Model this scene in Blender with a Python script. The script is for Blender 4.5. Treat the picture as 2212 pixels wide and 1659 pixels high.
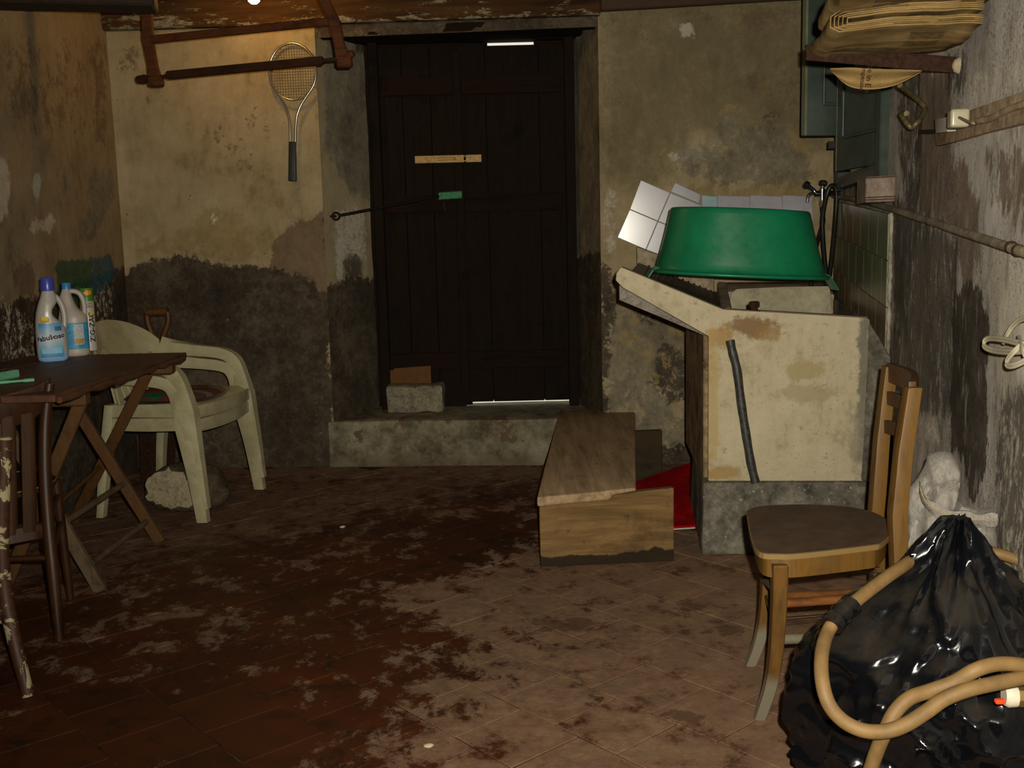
import bpy, bmesh, math, random
import numpy as np
from mathutils import Vector, Matrix, noise as mnoise

for _o in list(bpy.data.objects):
    bpy.data.objects.remove(_o)
SC = bpy.context.scene
COL = SC.collection
random.seed(7)

# ------------------------------------------------------------------ camera
IMW, IMH = 2212.0, 1659.0
FPX = 2238.0                       # focal length in pixels of the 2212 px frame
PITCH, ROLL = math.radians(7.938), math.radians(1.41)
EYE = np.array([0.0, 0.0, 1.12])   # camera 1.12 m above the floor, looking along +Y
_cr, _sr, _c, _s = math.cos(ROLL), math.sin(ROLL), math.cos(PITCH), math.sin(PITCH)
CM = np.array([[1, 0, 0], [0, -_s, _c], [0, -_c, -_s]]) @ np.array([[_cr, -_sr, 0], [_sr, _cr, 0], [0, 0, 1]])
cam_data = bpy.data.cameras.new('camera')
cam = bpy.data.objects.new('camera', cam_data)
COL.objects.link(cam)
cam_data.sensor_width = 36.0
cam_data.lens = FPX / IMW * 36.0
cam_data.clip_start = 0.02
cam.matrix_world = Matrix((
    (CM[0][0], -CM[0][1], -CM[0][2], EYE[0]),
    (CM[1][0], -CM[1][1], -CM[1][2], EYE[1]),
    (CM[2][0], -CM[2][1], -CM[2][2], EYE[2]),
    (0, 0, 0, 1)))
SC.camera = cam

# ------------------------------------------------------------------ world, flash, exposure
world = bpy.data.worlds.new('daylight'); SC.world = world
world.use_nodes = True
_bg = world.node_tree.nodes['Background']
_bg.inputs[0].default_value = (1.0, 0.97, 0.8, 1)
_bg.inputs[1].default_value = 0.85
SC.view_settings.view_transform = 'Standard'
SC.view_settings.look = 'None'
SC.view_settings.exposure = 0.0
SC.view_settings.gamma = 1.0
SC.view_settings.use_curve_mapping = False
# the compact camera's built-in flash, a hand's breadth up and right of the lens
fl_data = bpy.data.lights.new('camera_flash', 'SPOT')
fl_data.energy = 470.0
fl_data.color = (1.0, 0.94, 0.78)
fl_data.spot_size = math.radians(120)
fl_data.spot_blend = 1.0
fl_data.shadow_soft_size = 0.012
flash = bpy.data.objects.new('camera_flash', fl_data)
COL.objects.link(flash)
flash.location = (0.05, 0.02, 1.165)
_fd = Vector((0.16, 1.0, 0.05))
flash.rotation_euler = _fd.to_track_quat('-Z', 'Y').to_euler()

# ------------------------------------------------------------------ measuring helpers: photo pixel -> point on a real plane
def RAY(x, y):
    return CM @ np.array([(x - IMW / 2) / FPX, (y - IMH / 2) / FPX, 1.0])
def FL(x, y, z=0.0):
    w = RAY(x, y); return EYE + w * ((z - EYE[2]) / w[2])
def AY(x, y, Y):
    w = RAY(x, y); return EYE + w * (Y / w[1])
def ON(x, y, p0, n):
    w = RAY(x, y); n = np.array(n, float); return EYE + w * (((np.array(p0, float) - EYE) @ n) / (w @ n))
def V(*a): return np.array(a, float)
def unit(v):
    v = np.array(v, float); return v / np.linalg.norm(v)

# ------------------------------------------------------------------ materials
def C(h, k=1.0):
    h = h.lstrip('#'); out = []
    for i in (0, 2, 4):
        c = int(h[i:i + 2], 16) / 255.0
        out.append((c / 12.92 if c <= 0.04045 else ((c + 0.055) / 1.055) ** 2.4) * k)
    return (out[0], out[1], out[2], 1.0)

class Mat:
    def __init__(s, name, rough=0.7, spec=0.3, metal=0.0):
        s.m = bpy.data.materials.new(name); s.m.use_nodes = True
        s.nt = s.m.node_tree; s.b = s.nt.nodes['Principled BSDF']
        s.b.inputs['Roughness'].default_value = rough
        s.b.inputs['Specular IOR Level'].default_value = spec
        s.b.inputs['Metallic'].default_value = metal
        s._pos = None; s._obj = None
    def n(s, t): return s.nt.nodes.new(t)
    def set(s, sock, v):
        if isinstance(v, bpy.types.NodeSocket): s.nt.links.new(v, sock)
        else: sock.default_value = v
    def pos(s):
        if not s._pos: s._pos = s.n('ShaderNodeNewGeometry').outputs['Position']
        return s._pos
    def obj(s):
        if not s._obj: s._obj = s.n('ShaderNodeTexCoord').outputs['Object']
        return s._obj
    def map(s, v, scale=(1, 1, 1), loc=(0, 0, 0), rot=(0, 0, 0)):
        k = s.n('ShaderNodeMapping'); s.set(k.inputs['Vector'], v)
        k.inputs['Scale'].default_value = scale; k.inputs['Location'].default_value = loc; k.inputs['Rotation'].default_value = rot
        return k.outputs[0]
    def noise(s, v, scale=5.0, detail=5.0, rough=0.6, dist=0.0):
        k = s.n('ShaderNodeTexNoise'); s.set(k.inputs['Vector'], v)
        k.inputs['Scale'].default_value = scale; k.inputs['Detail'].default_value = detail
        k.inputs['Roughness'].default_value = rough; k.inputs['Distortion'].default_value = dist
        return k.outputs['Fac']
    def voro(s, v, scale=5.0, feature='F1', out='Distance', rand=1.0):
        k = s.n('ShaderNodeTexVoronoi'); k.feature = feature; s.set(k.inputs['Vector'], v)
        k.inputs['Scale'].default_value = scale; k.inputs['Randomness'].default_value = rand
        return k.outputs[out]
    def wave(s, v, scale=5.0, dist=2.0, detail=2.0, dscale=1.0, direction='X'):
        k = s.n('ShaderNodeTexWave'); k.bands_direction = direction; s.set(k.inputs['Vector'], v)
        k.inputs['Scale'].default_value = scale; k.inputs['Distortion'].default_value = dist
        k.inputs['Detail'].default_value = detail; k.inputs['Detail Scale'].default_value = dscale
        return k.outputs['Fac']
    def math(s, op, a, b=0.0, c=0.0, clamp=False):
        k = s.n('ShaderNodeMath'); k.operation = op; k.use_clamp = clamp
        s.set(k.inputs[0], a); s.set(k.inputs[1], b); s.set(k.inputs[2], c)
        return k.outputs[0]
    def step(s, v, lo, hi):
        k = s.n('ShaderNodeMapRange'); k.interpolation_type = 'SMOOTHSTEP'; s.set(k.inputs['Value'], v)
        k.inputs['From Min'].default_value = lo; k.inputs['From Max'].default_value = hi
        return k.outputs['Result']
    def mix(s, f, a, b, mode='MIX'):
        k = s.n('ShaderNodeMix'); k.data_type = 'RGBA'; k.blend_type = mode
        s.set(k.inputs['Factor'], f); s.set(k.inputs['A'], a) if False else None
        s.set(k.inputs[6], a); s.set(k.inputs[7], b)
        return k.outputs[2]
    def ramp(s, f, stops, interp='LINEAR'):
        k = s.n('ShaderNodeValToRGB'); s.set(k.inputs[0], f); e = k.color_ramp; e.interpolation = interp
        while len(e.elements) < len(stops): e.elements.new(0.5)
        for el, (p, c) in zip(e.elements, stops): el.position = p; el.color = c
        return k.outputs[0]
    def attr(s, name):
        k = s.n('ShaderNodeAttribute'); k.attribute_name = name; return k.outputs['Fac']
    def sep(s, v):
        k = s.n('ShaderNodeSeparateXYZ'); s.set(k.inputs[0], v); return k.outputs
    def curve(s, v, pts):
        k = s.n('ShaderNodeFloatCurve'); s.set(k.inputs['Value'], v)
        c = k.mapping.curves[0]
        while len(c.points) < len(pts): c.points.new(0.5, 0.5)
        for p, (a, b) in zip(c.points, pts): p.location = (a, b); p.handle_type = 'AUTO_CLAMPED'
        k.mapping.use_clip = False; k.mapping.update()
        return k.outputs[0]
    def ell(s, v, cx, cy, rx, ry, rot=0.0, axes='XY'):
        """1 at the centre of an ellipse, 0 at its rim, on world axes"""
        q = s.map(v, loc=(0, 0, 0)); o = s.sep(q); i = {'XY': (0, 1), 'XZ': (0, 2), 'YZ': (1, 2)}[axes]
        dx = s.math('SUBTRACT', o[i[0]], cx); dy = s.math('SUBTRACT', o[i[1]], cy)
        ca, sa = math.cos(rot), math.sin(rot)
        u = s.math('ADD', s.math('MULTIPLY', dx, ca / rx), s.math('MULTIPLY', dy, sa / rx))
        w = s.math('ADD', s.math('MULTIPLY', dx, -sa / ry), s.math('MULTIPLY', dy, ca / ry))
        r = s.math('SQRT', s.math('ADD', s.math('MULTIPLY', u, u), s.math('MULTIPLY', w, w)))
        return s.math('SUBTRACT', 1.0, r)
    def bump(s, h, strength=0.3, dist=0.005):
        k = s.n('ShaderNodeBump'); s.set(k.inputs['Height'], h)
        k.inputs['Strength'].default_value = strength; k.inputs['Distance'].default_value = dist
        s.nt.links.new(k.outputs[0], s.b.inputs['Normal'])
    def col(s, c): s.set(s.b.inputs['Base Color'], c); return s
    def rgh(s, c): s.set(s.b.inputs['Roughness'], c); return s

def plain(name, c, rough=0.6, spec=0.35, metal=0.0, var=0.12, scale=20.0, bump=0.0):
    k = Mat(name, rough, spec, metal)
    f = k.noise(k.obj(), scale, 4, 0.6)
    d = tuple(x * (1 - 2 * var) for x in c[:3]) + (1,); l = tuple(min(1, x * (1 + var)) for x in c[:3]) + (1,)
    k.col(k.ramp(f, [(0.3, d), (0.7, l)]))
    if bump: k.bump(f, bump, 0.003)
    return k.m

def wood(name, dark, light, axis=2, scale=9.0, rough=0.55, spec=0.3, dust=None, dustamt=0.0, worn=None, wornamt=0.0):
    k = Mat(name, rough, spec); v = k.obj()
    sc = [scale * 4] * 3; sc[axis] = scale * 0.35
    g = k.noise(k.map(v, tuple(sc)), 1.0, 6, 0.65, 0.4)
    c = k.ramp(g, [(0.25, dark), (0.55, light), (0.8, dark)])
    big = k.noise(v, 6.0, 4, 0.6)
    c = k.mix(k.step(big, 0.55, 0.75), c, tuple(x * 0.55 for x in dark[:3]) + (1,))
    if dust:
        f = k.math('MULTIPLY', k.step(k.noise(v, 11, 6, 0.7), 0.35, 0.65), dustamt)
        c = k.mix(f, c, dust)
    if worn:
        f = k.step(k.noise(v, 14, 6, 0.7), 1 - wornamt, 1 - wornamt + 0.02)
        c = k.mix(f, c, worn)
    k.col(c); k.bump(g, 0.25, 0.002)
    return k.m

# ------------------------------------------------------------------ mesh helpers
def link(o):
    COL.objects.link(o); return o
def tag(o, label=None, cat=None, group=None, kind=None):
    if label: o['label'] = label
    if cat: o['category'] = cat
    if group: o['group'] = group
    if kind: o['kind'] = kind
    return o
def thing(name, loc, label, cat, group=None, rz=0.0, kind=None):
    o = link(bpy.data.objects.new(name, None)); o.empty_display_size = 0.05
    o.location = loc; o.rotation_euler = (0, 0, rz)
    return tag(o, label, cat, group, kind)

def frame(d, up=(0, 0, 1)):
    d = unit(d); up = np.array(up, float)
    if abs(d @ unit(up)) > 0.98: up = np.array([0, 1.0, 0]) if abs(d[1]) < 0.9 else np.array([1.0, 0, 0])
    a = unit(np.cross(up, d)); b = np.cross(d, a)
    return a, b, d

def spline(pts, n=8):
    P = [np.array(p, float) for p in pts]; out = []
    for i in range(len(P) - 1):
        p0 = P[max(i - 1, 0)]; p1 = P[i]; p2 = P[i + 1]; p3 = P[min(i + 2, len(P) - 1)]
        for j in range(n):
            t = j / n
            out.append(0.5 * ((2 * p1) + (-p0 + p2) * t + (2 * p0 - 5 * p1 + 4 * p2 - p3) * t * t + (-p0 + 3 * p1 - 3 * p2 + p3) * t ** 3))
    out.append(P[-1]); return out

class MB:
    """collects shapes for one mesh"""
    def __init__(s): s.v = []; s.f = []
    def add(s, vs, fs):
        b = len(s.v); s.v += [tuple(float(c) for c in p) for p in vs]; s.f += [tuple(i + b for i in f) for f in fs]; return s
    def hexa(s, p):   # 8 points: bottom ring 0-3, top ring 4-7
        return s.add(p, [(3, 2, 1, 0), (4, 5, 6, 7), (0, 1, 5, 4), (1, 2, 6, 5), (2, 3, 7, 6), (3, 0, 4, 7)])
    def box(s, c, size, ax=None):
        ax = ax if ax is not None else np.eye(3); c = np.array(c, float); h = np.array(size, float) / 2
        q = []
        for z in (-1, 1):
            for x, y in ((-1, -1), (1, -1), (1, 1), (-1, 1)):
                q.append(c + ax[0] * (x * h[0]) + ax[1] * (y * h[1]) + ax[2] * (z * h[2]))
        return s.hexa(q)
    def beam(s, p0, p1, w, h, up=(0, 0, 1), w1=None, h1=None):
        p0 = np.array(p0, float); p1 = np.array(p1, float); a, b, d = frame(p1 - p0, up)
        w1 = w if w1 is None else w1; h1 = h if h1 is None else h1; q = []
        for p, ww, hh in ((p0, w, h), (p1, w1, h1)):
            for x, y in ((-1, -1), (1, -1), (1, 1), (-1, 1)): q.append(p + a * (x * ww / 2) + b * (y * hh / 2))
        return s.hexa(q)
    def tube(s, path, r, n=10, cap=True, up=(0, 0, 1), flat=1.0):
        P = [np.array(p, float) for p in path]; R = r if hasattr(r, '__len__') else [r] * len(P); vs = []; fs = []
        a = None
        for i, p in enumerate(P):
            d = unit(P[min(i + 1, len(P) - 1)] - P[max(i - 1, 0)])
            if a is None: a, b, _ = frame(d, up)
            else:
                a = unit(a - d * (a @ d)); b = np.cross(d, a)
            for j in range(n):
                t = 2 * math.pi * j / n
                vs.append(p + a * (math.cos(t) * R[i]) + b * (math.sin(t) * R[i] * flat))
        for i in range(len(P) - 1):
            for j in range(n):
                k = (j + 1) % n; fs.append((i * n + j, i * n + k, (i + 1) * n + k, (i + 1) * n + j))
        if cap:
            fs.append(tuple(range(n - 1, -1, -1))); fs.append(tuple((len(P) - 1) * n + j for j in range(n)))
        return s.add(vs, fs)
    def lathe(s, prof, c=(0, 0, 0), n=24, sx=1.0, sy=1.0, cap=True):
        vs = []; fs = []; c = np.array(c, float)
        for r, z in prof:
            for j in range(n):
                t = 2 * math.pi * j / n; vs.append(c + V(math.cos(t) * r * sx, math.sin(t) * r * sy, z))
        for i in range(len(prof) - 1):
            for j in range(n):
                k = (j + 1) % n; fs.append((i * n + j, i * n + k, (i + 1) * n + k, (i + 1) * n + j))
        if cap:
            fs.append(tuple(range(n - 1, -1, -1))); fs.append(tuple((len(prof) - 1) * n + j for j in range(n)))
        return s.add(vs, fs)
    def prism(s, poly, off):   # polygon of 3D points extruded by vector
        n = len(poly); P = [np.array(p, float) for p in poly]; Q = [p + np.array(off, float) for p in P]
        fs = [tuple(range(n - 1, -1, -1)), tuple(range(n, 2 * n))]
        for i in range(n): fs.append((i, (i + 1) % n, n + (i + 1) % n, n + i))
        return s.add(P + Q, fs)
    def loft(s, rings, cap=True, closed=True):
        n = len(rings[0]); vs = [p for r in rings for p in r]; fs = []
        for i in range(len(rings) - 1):
            for j in range(n if closed else n - 1):
                k = (j + 1) % n; fs.append((i * n + j, i * n + k, (i + 1) * n + k, (i + 1) * n + j))
        if cap and closed:
            fs.append(tuple(range(n - 1, -1, -1))); fs.append(tuple((len(rings) - 1) * n + j for j in range(n)))
        return s.add(vs, fs)
    def build(s, name, mat, parent=None, bevel=0.0, smooth=None, seg=1, sub=0, disp=None, local=False, attrs=None, kind=None):
        me = bpy.data.meshes.new(name)
        vs = s.v
        off = (0, 0, 0)
        if parent is not None and not local: off = tuple(ROOT(parent))
        me.from_pydata([(a - off[0], b - off[1], c - off[2]) for a, b, c in vs], [], s.f)
        bm = bmesh.new(); bm.from_mesh(me)
        if attrs is None:
            lv = [v for v in bm.verts if not v.link_faces]
            if lv: bmesh.ops.delete(bm, geom=lv, context='VERTS')
            bmesh.ops.recalc_face_normals(bm, faces=bm.faces)
        if bevel:
            ed = [e for e in bm.edges if len(e.link_faces) == 2 and e.calc_face_angle(0) > 0.5]
            bmesh.ops.bevel(bm, geom=ed, offset=bevel, segments=seg, profile=0.6, affect='EDGES', clamp_overlap=True)
        for _ in range(sub): bmesh.ops.subdivide_edges(bm, edges=bm.edges[:], cuts=1, use_grid_fill=True)
        if disp:
            bm.normal_update()
            for v in bm.verts: v.co += v.normal * disp(v.co + Vector(off))
        bm.to_mesh(me); bm.free()
        if smooth is not None:
            for p in me.polygons: p.use_smooth = True
            if smooth < 3.1: me.set_sharp_from_angle(angle=smooth)
        if attrs:
            for k, a in attrs.items():
                at = me.attributes.new(k, 'FLOAT', 'POINT'); at.data.foreach_set('value', np.ascontiguousarray(a, dtype=np.float32))
        me.materials.append(mat)
        o = link(bpy.data.objects.new(name, me))
        if parent is not None: o.parent = parent
        if kind: o['kind'] = kind
        return o
def ROOT(p):
    x = np.zeros(3)
    while p is not None:
        x += np.array(p.location); p = p.parent
    return x
def nz(p, s=1.0, o=4):
    return mnoise.fractal(Vector(p) * s, 1.0, 2.0, o)

def text_geo(txt, size=1.0, bold=0.0, shear=0.0):
    cu = bpy.data.curves.new('lettering', 'FONT'); cu.body = txt; cu.size = size; cu.offset = bold; cu.shear = shear
    cu.align_x = 'CENTER'; cu.align_y = 'CENTER'; cu.resolution_u = 3
    o = bpy.data.objects.new('lettering', cu); COL.objects.link(o)
    me = o.evaluated_get(bpy.context.evaluated_depsgraph_get()).to_mesh()
    vs = [tuple(v.co) for v in me.vertices]; fs = [tuple(p.vertices) for p in me.polygons]
    o.to_mesh_clear() if hasattr(o, 'to_mesh_clear') else None
    bpy.data.objects.remove(o); bpy.data.curves.remove(cu)
    return vs, fs
# ================================================================== STRUCTURE
ZC = 2.33                                   # ceiling height
def YB(X): return 5.085 - 0.075 * X          # line of the back wall
RP0 = V(1.55, 4.95, 0); RD = unit((0.18, 1, 0)); RN = V(-RD[1], RD[0], 0)   # right wall, RN points into the room
def XR(Y): return 1.55 - 0.18 * (4.95 - Y)
def PR(x, y, off=0.0): return ON(x, y, RP0 + RN * off, RN)
DOOR_Y = 5.50
STEP_Z = 0.235
XL, XRJ = -0.905, 0.445                      # wall edges of the door recess
DXL, DXR = -0.665, 0.318                     # door edges

def smooth01(x): x = np.clip(x, 0, 1); return x * x * (3 - 2 * x)
def poly_sd(pu, pv, poly):
    d = np.full(pu.shape, 1e9); inside = np.zeros(pu.shape, bool); n = len(poly)
    for i in range(n):
        ax, ay = poly[i]; bx, by = poly[(i + 1) % n]
        ex, ey = bx - ax, by - ay; L = ex * ex + ey * ey + 1e-12
        t = np.clip(((pu - ax) * ex + (pv - ay) * ey) / L, 0, 1)
        d = np.minimum(d, np.hypot(pu - ax - t * ex, pv - ay - t * ey))
        c = ((ay > pv) != (by > pv)) & (pu < (bx - ax) * (pv - ay) / (by - ay + 1e-12) + ax)
        inside ^= c
    return np.where(inside, d, -d)

LAYERS = ['olive', 'ochre', 'brown', 'grey', 'dark', 'white', 'soot', 'greenp', 'bluep', 'pale']
class Wall:
    """one plaster wall: several rectangular grids joined into one mesh, with stain masks stored per vertex"""
    def __init__(s): s.v = []; s.f = []; s.m = {k: [] for k in LAYERS}
    def rect(s, a, b, z0, z1, stains, step=0.022, rough=0.007, seed=0.0, bulge=None):
        a = V(a[0], a[1], 0); b = V(b[0], b[1], 0); L = np.linalg.norm(b - a); U = (b - a) / L; N = V(U[1], -U[0], 0)
        nu = max(2, int(L / step) + 1); nv = max(2, int((z1 - z0) / step) + 1)
        us, vs = np.meshgrid(np.linspace(0, L, nu), np.linspace(z0, z1, nv))
        base = len(s.v); fu = us.ravel(); fv = vs.ravel()
        for u, v in zip(fu, fv):
            p = a + U * u; h = nz((p[0] + seed, p[1], v), 2.3, 3) * rough + nz((p[0] + seed, p[1], v), 9, 2) * rough * 0.3
            if bulge: h += bulge(u, v)
            h *= max(0.0, min(1.0, u / .06, (L - u) / .06))
            p = p + N * h; s.v.append((p[0], p[1], v))
        for j in range(nv - 1):
            for i in range(nu - 1):
                q = base + j * nu + i; s.f.append((q, q + 1, q + nu + 1, q + nu))
        M = {k: np.zeros(len(fu)) for k in LAYERS}
        for lay, soft, k, px in stains:
            poly = []
            for x, y in px:
                q = ON(x, y, a, N); poly.append(((q - a) @ U, q[2]))
            M[lay] = np.maximum(M[lay], k * smooth01(0.5 + poly_sd(fu, fv, poly) / (2 * soft)))
        for k in LAYERS: s.m[k].append(M[k])
    def build(s, name, mat):
        mb = MB(); mb.v = s.v; mb.f = s.f
        o = mb.build(name, mat, smooth=3.2, attrs={k: np.concatenate(s.m[k]) for k in LAYERS})
        return tag(o, kind='structure')

def plaster(name, base, base2, mott, streak=1.0, sp=0.0):
    k = Mat(name, 0.93, 0.12); P = k.pos(); zs = 1.0 - 0.6 * streak
    n1 = k.noise(P, 3.1, 8, 0.65); n2 = k.noise(P, 17, 7, 0.7); n3 = k.noise(P, 75, 5, 0.7)
    st = k.noise(k.map(P, (1, 1, 0.22)), 26, 7, 0.7)
    e1 = k.noise(k.map(P, (1, 1, zs)), 9, 9, 0.72, 0.6)
    e2 = k.noise(k.map(P, (1, 1, zs), loc=(3, 5, 9)), 21, 9, 0.75, 0.4)
    e3 = k.noise(k.map(P, (1, 1, zs), loc=(7, 1, 2)), 60, 6, 0.75)
    edge = k.math('ADD', k.math('MULTIPLY', e1, 0.42), k.math('ADD', k.math('MULTIPLY', e2, 0.36), k.math('MULTIPLY', e3, 0.22)))
    edge2 = k.math('ADD', k.math('MULTIPLY', e2, 0.55), k.math('MULTIPLY', e3, 0.45))
    f = k.math('ADD', k.math('MULTIPLY', n1, 0.5), k.math('ADD', k.math('MULTIPLY', n2, 0.25), k.math('MULTIPLY', st, 0.25)))
    c = k.ramp(f, [(0.36, mott), (0.47, base), (0.60, base2)])
    def lay(c, name, col, amp, w, e, mx=0.95):
        a = k.attr(name)
        t = k.math('ADD', a, k.math('MULTIPLY', k.math('SUBTRACT', e, 0.5), k.math('MULTIPLY', k.step(a, 0.0, 0.3), amp)))
        return k.mix(k.math('MULTIPLY', k.step(t, 0.5 - w, 0.5 + w), mx), c, col)
    def two(a, b, e): return k.ramp(e, [(0.33, a), (0.67, b)])
    fg = k.math('ADD', k.math('MULTIPLY', n1, 0.35), k.math('ADD', k.math('MULTIPLY', n2, 0.35), k.math('MULTIPLY', e3, 0.3)))
    c = lay(c, 'olive', two(C('574d37'), C('6d6249'), f), 2.6, 0.45, edge, 0.85)
    c = lay(c, 'pale', two(C('98907f'), C('b9b1a2'), fg), 3.2, 0.14, edge, 0.85)
    c = lay(c, 'ochre', two(C('655536'), C('99855f'), fg), 4.0, 0.10, edge, 0.85)
    c = lay(c, 'brown', two(C('4c3c30'), C('725d4b'), fg), 3.4, 0.09, edge, 0.8)
    c = lay(c, 'grey', k.ramp(fg, [(0.36, C('423d35')), (0.48, C('655e50')), (0.6, C('827965'))]), 3.6, 0.10, edge, 0.85)
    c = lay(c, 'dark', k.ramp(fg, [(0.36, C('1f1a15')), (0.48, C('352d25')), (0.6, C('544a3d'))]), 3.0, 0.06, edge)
    wsp = k.math('MULTIPLY', k.step(k.math('ABSOLUTE', k.math('SUBTRACT', k.noise(P, 4.5, 3, 0.55, 1.5), 0.5)), 0.03, 0.0), k.math('MULTIPLY', k.step(k.attr('dark'), 0.7, 1.0), k.step(k.noise(P, 3.0, 3, 0.6), 0.5, 0.62)))
    c = k.mix(k.math('MULTIPLY', wsp, 0.2), c, C('7d7364'))
    c = lay(c, 'white', two(C('9d9586'), C('c4bcac'), n3), 5.0, 0.14, edge2, 0.85)
    c = lay(c, 'soot', two(C('1d1a16'), C('413a32'), fg), 4.6, 0.2, edge2, 0.8)
    c = lay(c, 'greenp', two(C('1c3a2a'), C('24583c'), n2), 3.4, 0.12, edge2, 0.8)
    c = lay(c, 'bluep', two(C('223d45'), C('2f5a66'), n2), 3.4, 0.12, edge2, 0.8)
    pit = k.step(k.noise(P, 60, 3, 0.5), 0.70, 0.74)
    c = k.mix(k.math('MULTIPLY', pit, 0.55), c, C('2a2420'))
    fl = k.step(k.noise(k.map(P, loc=(8, 3, 1)), 85, 3, 0.6), 0.69, 0.72)
    c = k.mix(k.math('MULTIPLY', fl, 0.35), c, C('b5ab98'))
    if sp:
        spk = k.step(k.noise(P, 150, 3, 0.6), 0.54, 0.62)
        area = k.step(k.noise(k.map(P, (1, 1, 0.5)), 5, 4, 0.6), 0.40, 0.58)
        c = k.mix(k.math('MULTIPLY', k.math('MULTIPLY', spk, area), sp), c, C('26231f'))
        sv = k.step(st, 0.5, 0.66)
        c = k.mix(k.math('MULTIPLY', sv, 0.45), c, C('3b352d'))
        sw = k.step(k.noise(k.map(P, (1, 1, 0.2), loc=(2, 9, 4)), 30, 6, 0.7), 0.56, 0.66)
        c = k.mix(k.math('MULTIPLY', sw, 0.4), c, C('a79f93'))
    k.col(c)
    h = k.math('ADD', k.math('MULTIPLY', n2, 0.6), k.math('MULTIPLY', edge2, 0.4))
    k.bump(h, 0.5, 0.006)
    return k.m

M_BACK = plaster('plaster_back', C('8b7c5f'), C('9c8d70'), C('6f6045'), 0.25)
M_LEFT = plaster('plaster_left', C('7d6d54'), C('8c7c62'), C('5f5140'), 0.45)
M_RIGHT = plaster('plaster_right', C('979088'), C('b5aea8'), C('675f57'), 0.9, 0.65)

# ---- back wall
WB = Wall()
st_left = [
 ('dark', .08, 1, [(262, 600), (300, 568), (390, 550), (430, 560), (480, 572), (580, 574), (640, 590), (705, 640), (735, 1040), (220, 1040)]),
 ('brown', .06, 1, [(575, 590), (590, 545), (602, 505), (640, 483), (712, 450), (720, 690), (640, 640)]),
 ('grey', .08, .75, [(255, 640), (330, 590), (600, 590), (640, 720), (600, 800), (420, 760), (300, 860)]),
 ('ochre', .08, .85, [(378, 505), (420, 470), (440, 446), (500, 455), (545, 482), (600, 502), (592, 560), (520, 572), (470, 566), (400, 546), (290, 560), (296, 515), (340, 520), (370, 535)]),
 ('white', .02, .7, [(455, 462), (480, 466), (490, 480), (460, 482)]),
 ('grey', .10, .34, [(240, 180), (450, 195), (520, 220), (400, 245), (240, 240)]),
 ('brown', .08, .42, [(240, 85), (330, 100), (300, 180), (240, 190)]),
 ('brown', .08, .45, [(480, 230), (560, 220), (600, 300), (520, 420), (440, 300)]),
 ('brown', .06, .5, [(660, 70), (695, 70), (700, 230), (670, 200)]),
 ('soot', .03, .55, [(690, 450), (712, 442), (722, 530), (712, 640), (700, 560)]),
]
def bul(u, v): return -0.02 * math.exp(-((v - 1.35) / 0.5) ** 2) * math.exp(-(u / 0.35) ** 2)
WB.rect((-1.955, YB(-1.955)), (XL, YB(XL)), -0.02, ZC + 0.05, st_left, seed=1, bulge=bul)
st_right = [
 ('olive', .15, .85, [(1280, -60), (1800, -60), (1800, 330), (1500, 300), (1400, 420), (1290, 400)]),
 ('grey', .08, .72, [(1555, 235), (1600, 232), (1625, 265), (1660, 240), (1690, 250), (1700, 300), (1750, 330), (1760, 400), (1640, 412), (1560, 408), (1480, 385), (1440, 352), (1448, 322), (1500, 300), (1540, 300)]),
 ('ochre', .06, 1, [(1545, 250), (1570, 225), (1610, 232), (1620, 255), (1590, 245)]),
 ('ochre', .06, .95, [(1560, 290), (1600, 285), (1610, 330), (1585, 400), (1560, 395)]),
 ('ochre', .07, 1, [(1500, 395), (1580, 410), (1650, 405), (1700, 370), (1705, 280), (1740, 300), (1760, 430), (1480, 425)]),
 ('pale', .03, 1, [(1440, 330), (1520, 320), (1530, 345), (1450, 350)]),
 ('soot', .03, .6, [(1655, 238), (1685, 240), (1680, 262), (1650, 262)]),
 ('brown', .10, .5, [(1290, 10), (1760, 0), (1760, 60), (1600, 80), (1500, 50), (1300, 60)]),
 ('pale', .02, .8, [(1465, 50), (1500, 45), (1500, 85), (1470, 80)]),
 ('brown', .08, .42, [(1500, 120), (1740, 140), (1740, 260), (1600, 210)]),
 ('dark', .08, .8, [(1290, 560), (1330, 570), (1335, 660), (1310, 800), (1330, 1040), (1280, 1040)]),
 ('grey', .06, .6, [(1300, 575), (1350, 590), (1420, 650), (1530, 720), (1540, 1040), (1290, 1040), (1300, 800)]),
 ('ochre', .06, 1, [(1320, 645), (1360, 620), (1420, 655), (1505, 725), (1480, 790), (1430, 840), (1350, 800), (1320, 740)]),
 ('soot', .05, .7, [(1430, 730), (1510, 780), (1510, 860), (1440, 880), (1400, 820)]),
 ('soot', .05, .6, [(1380, 620), (1430, 650), (1420, 700), (1370, 690)]),
 ('pale', .05, .6, [(1300, 380), (1345, 420), (1330, 560), (1300, 560)]),
 ('dark', .08, .8, [(1370, 960), (1530, 960), (1530, 1050), (1370, 1050)]),
]
WB.rect((XRJ, YB(XRJ)), (1.62, YB(1.62)), -0.02, ZC + 0.05, st_right, seed=4)
WB.rect((XL, YB(XL)), (XRJ, YB(XRJ)), 2.10, ZC + 0.05, [('dark', .04, 1, [(600, -150), (1410, -150), (1410, 160), (600, 160)])], seed=5)
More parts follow.
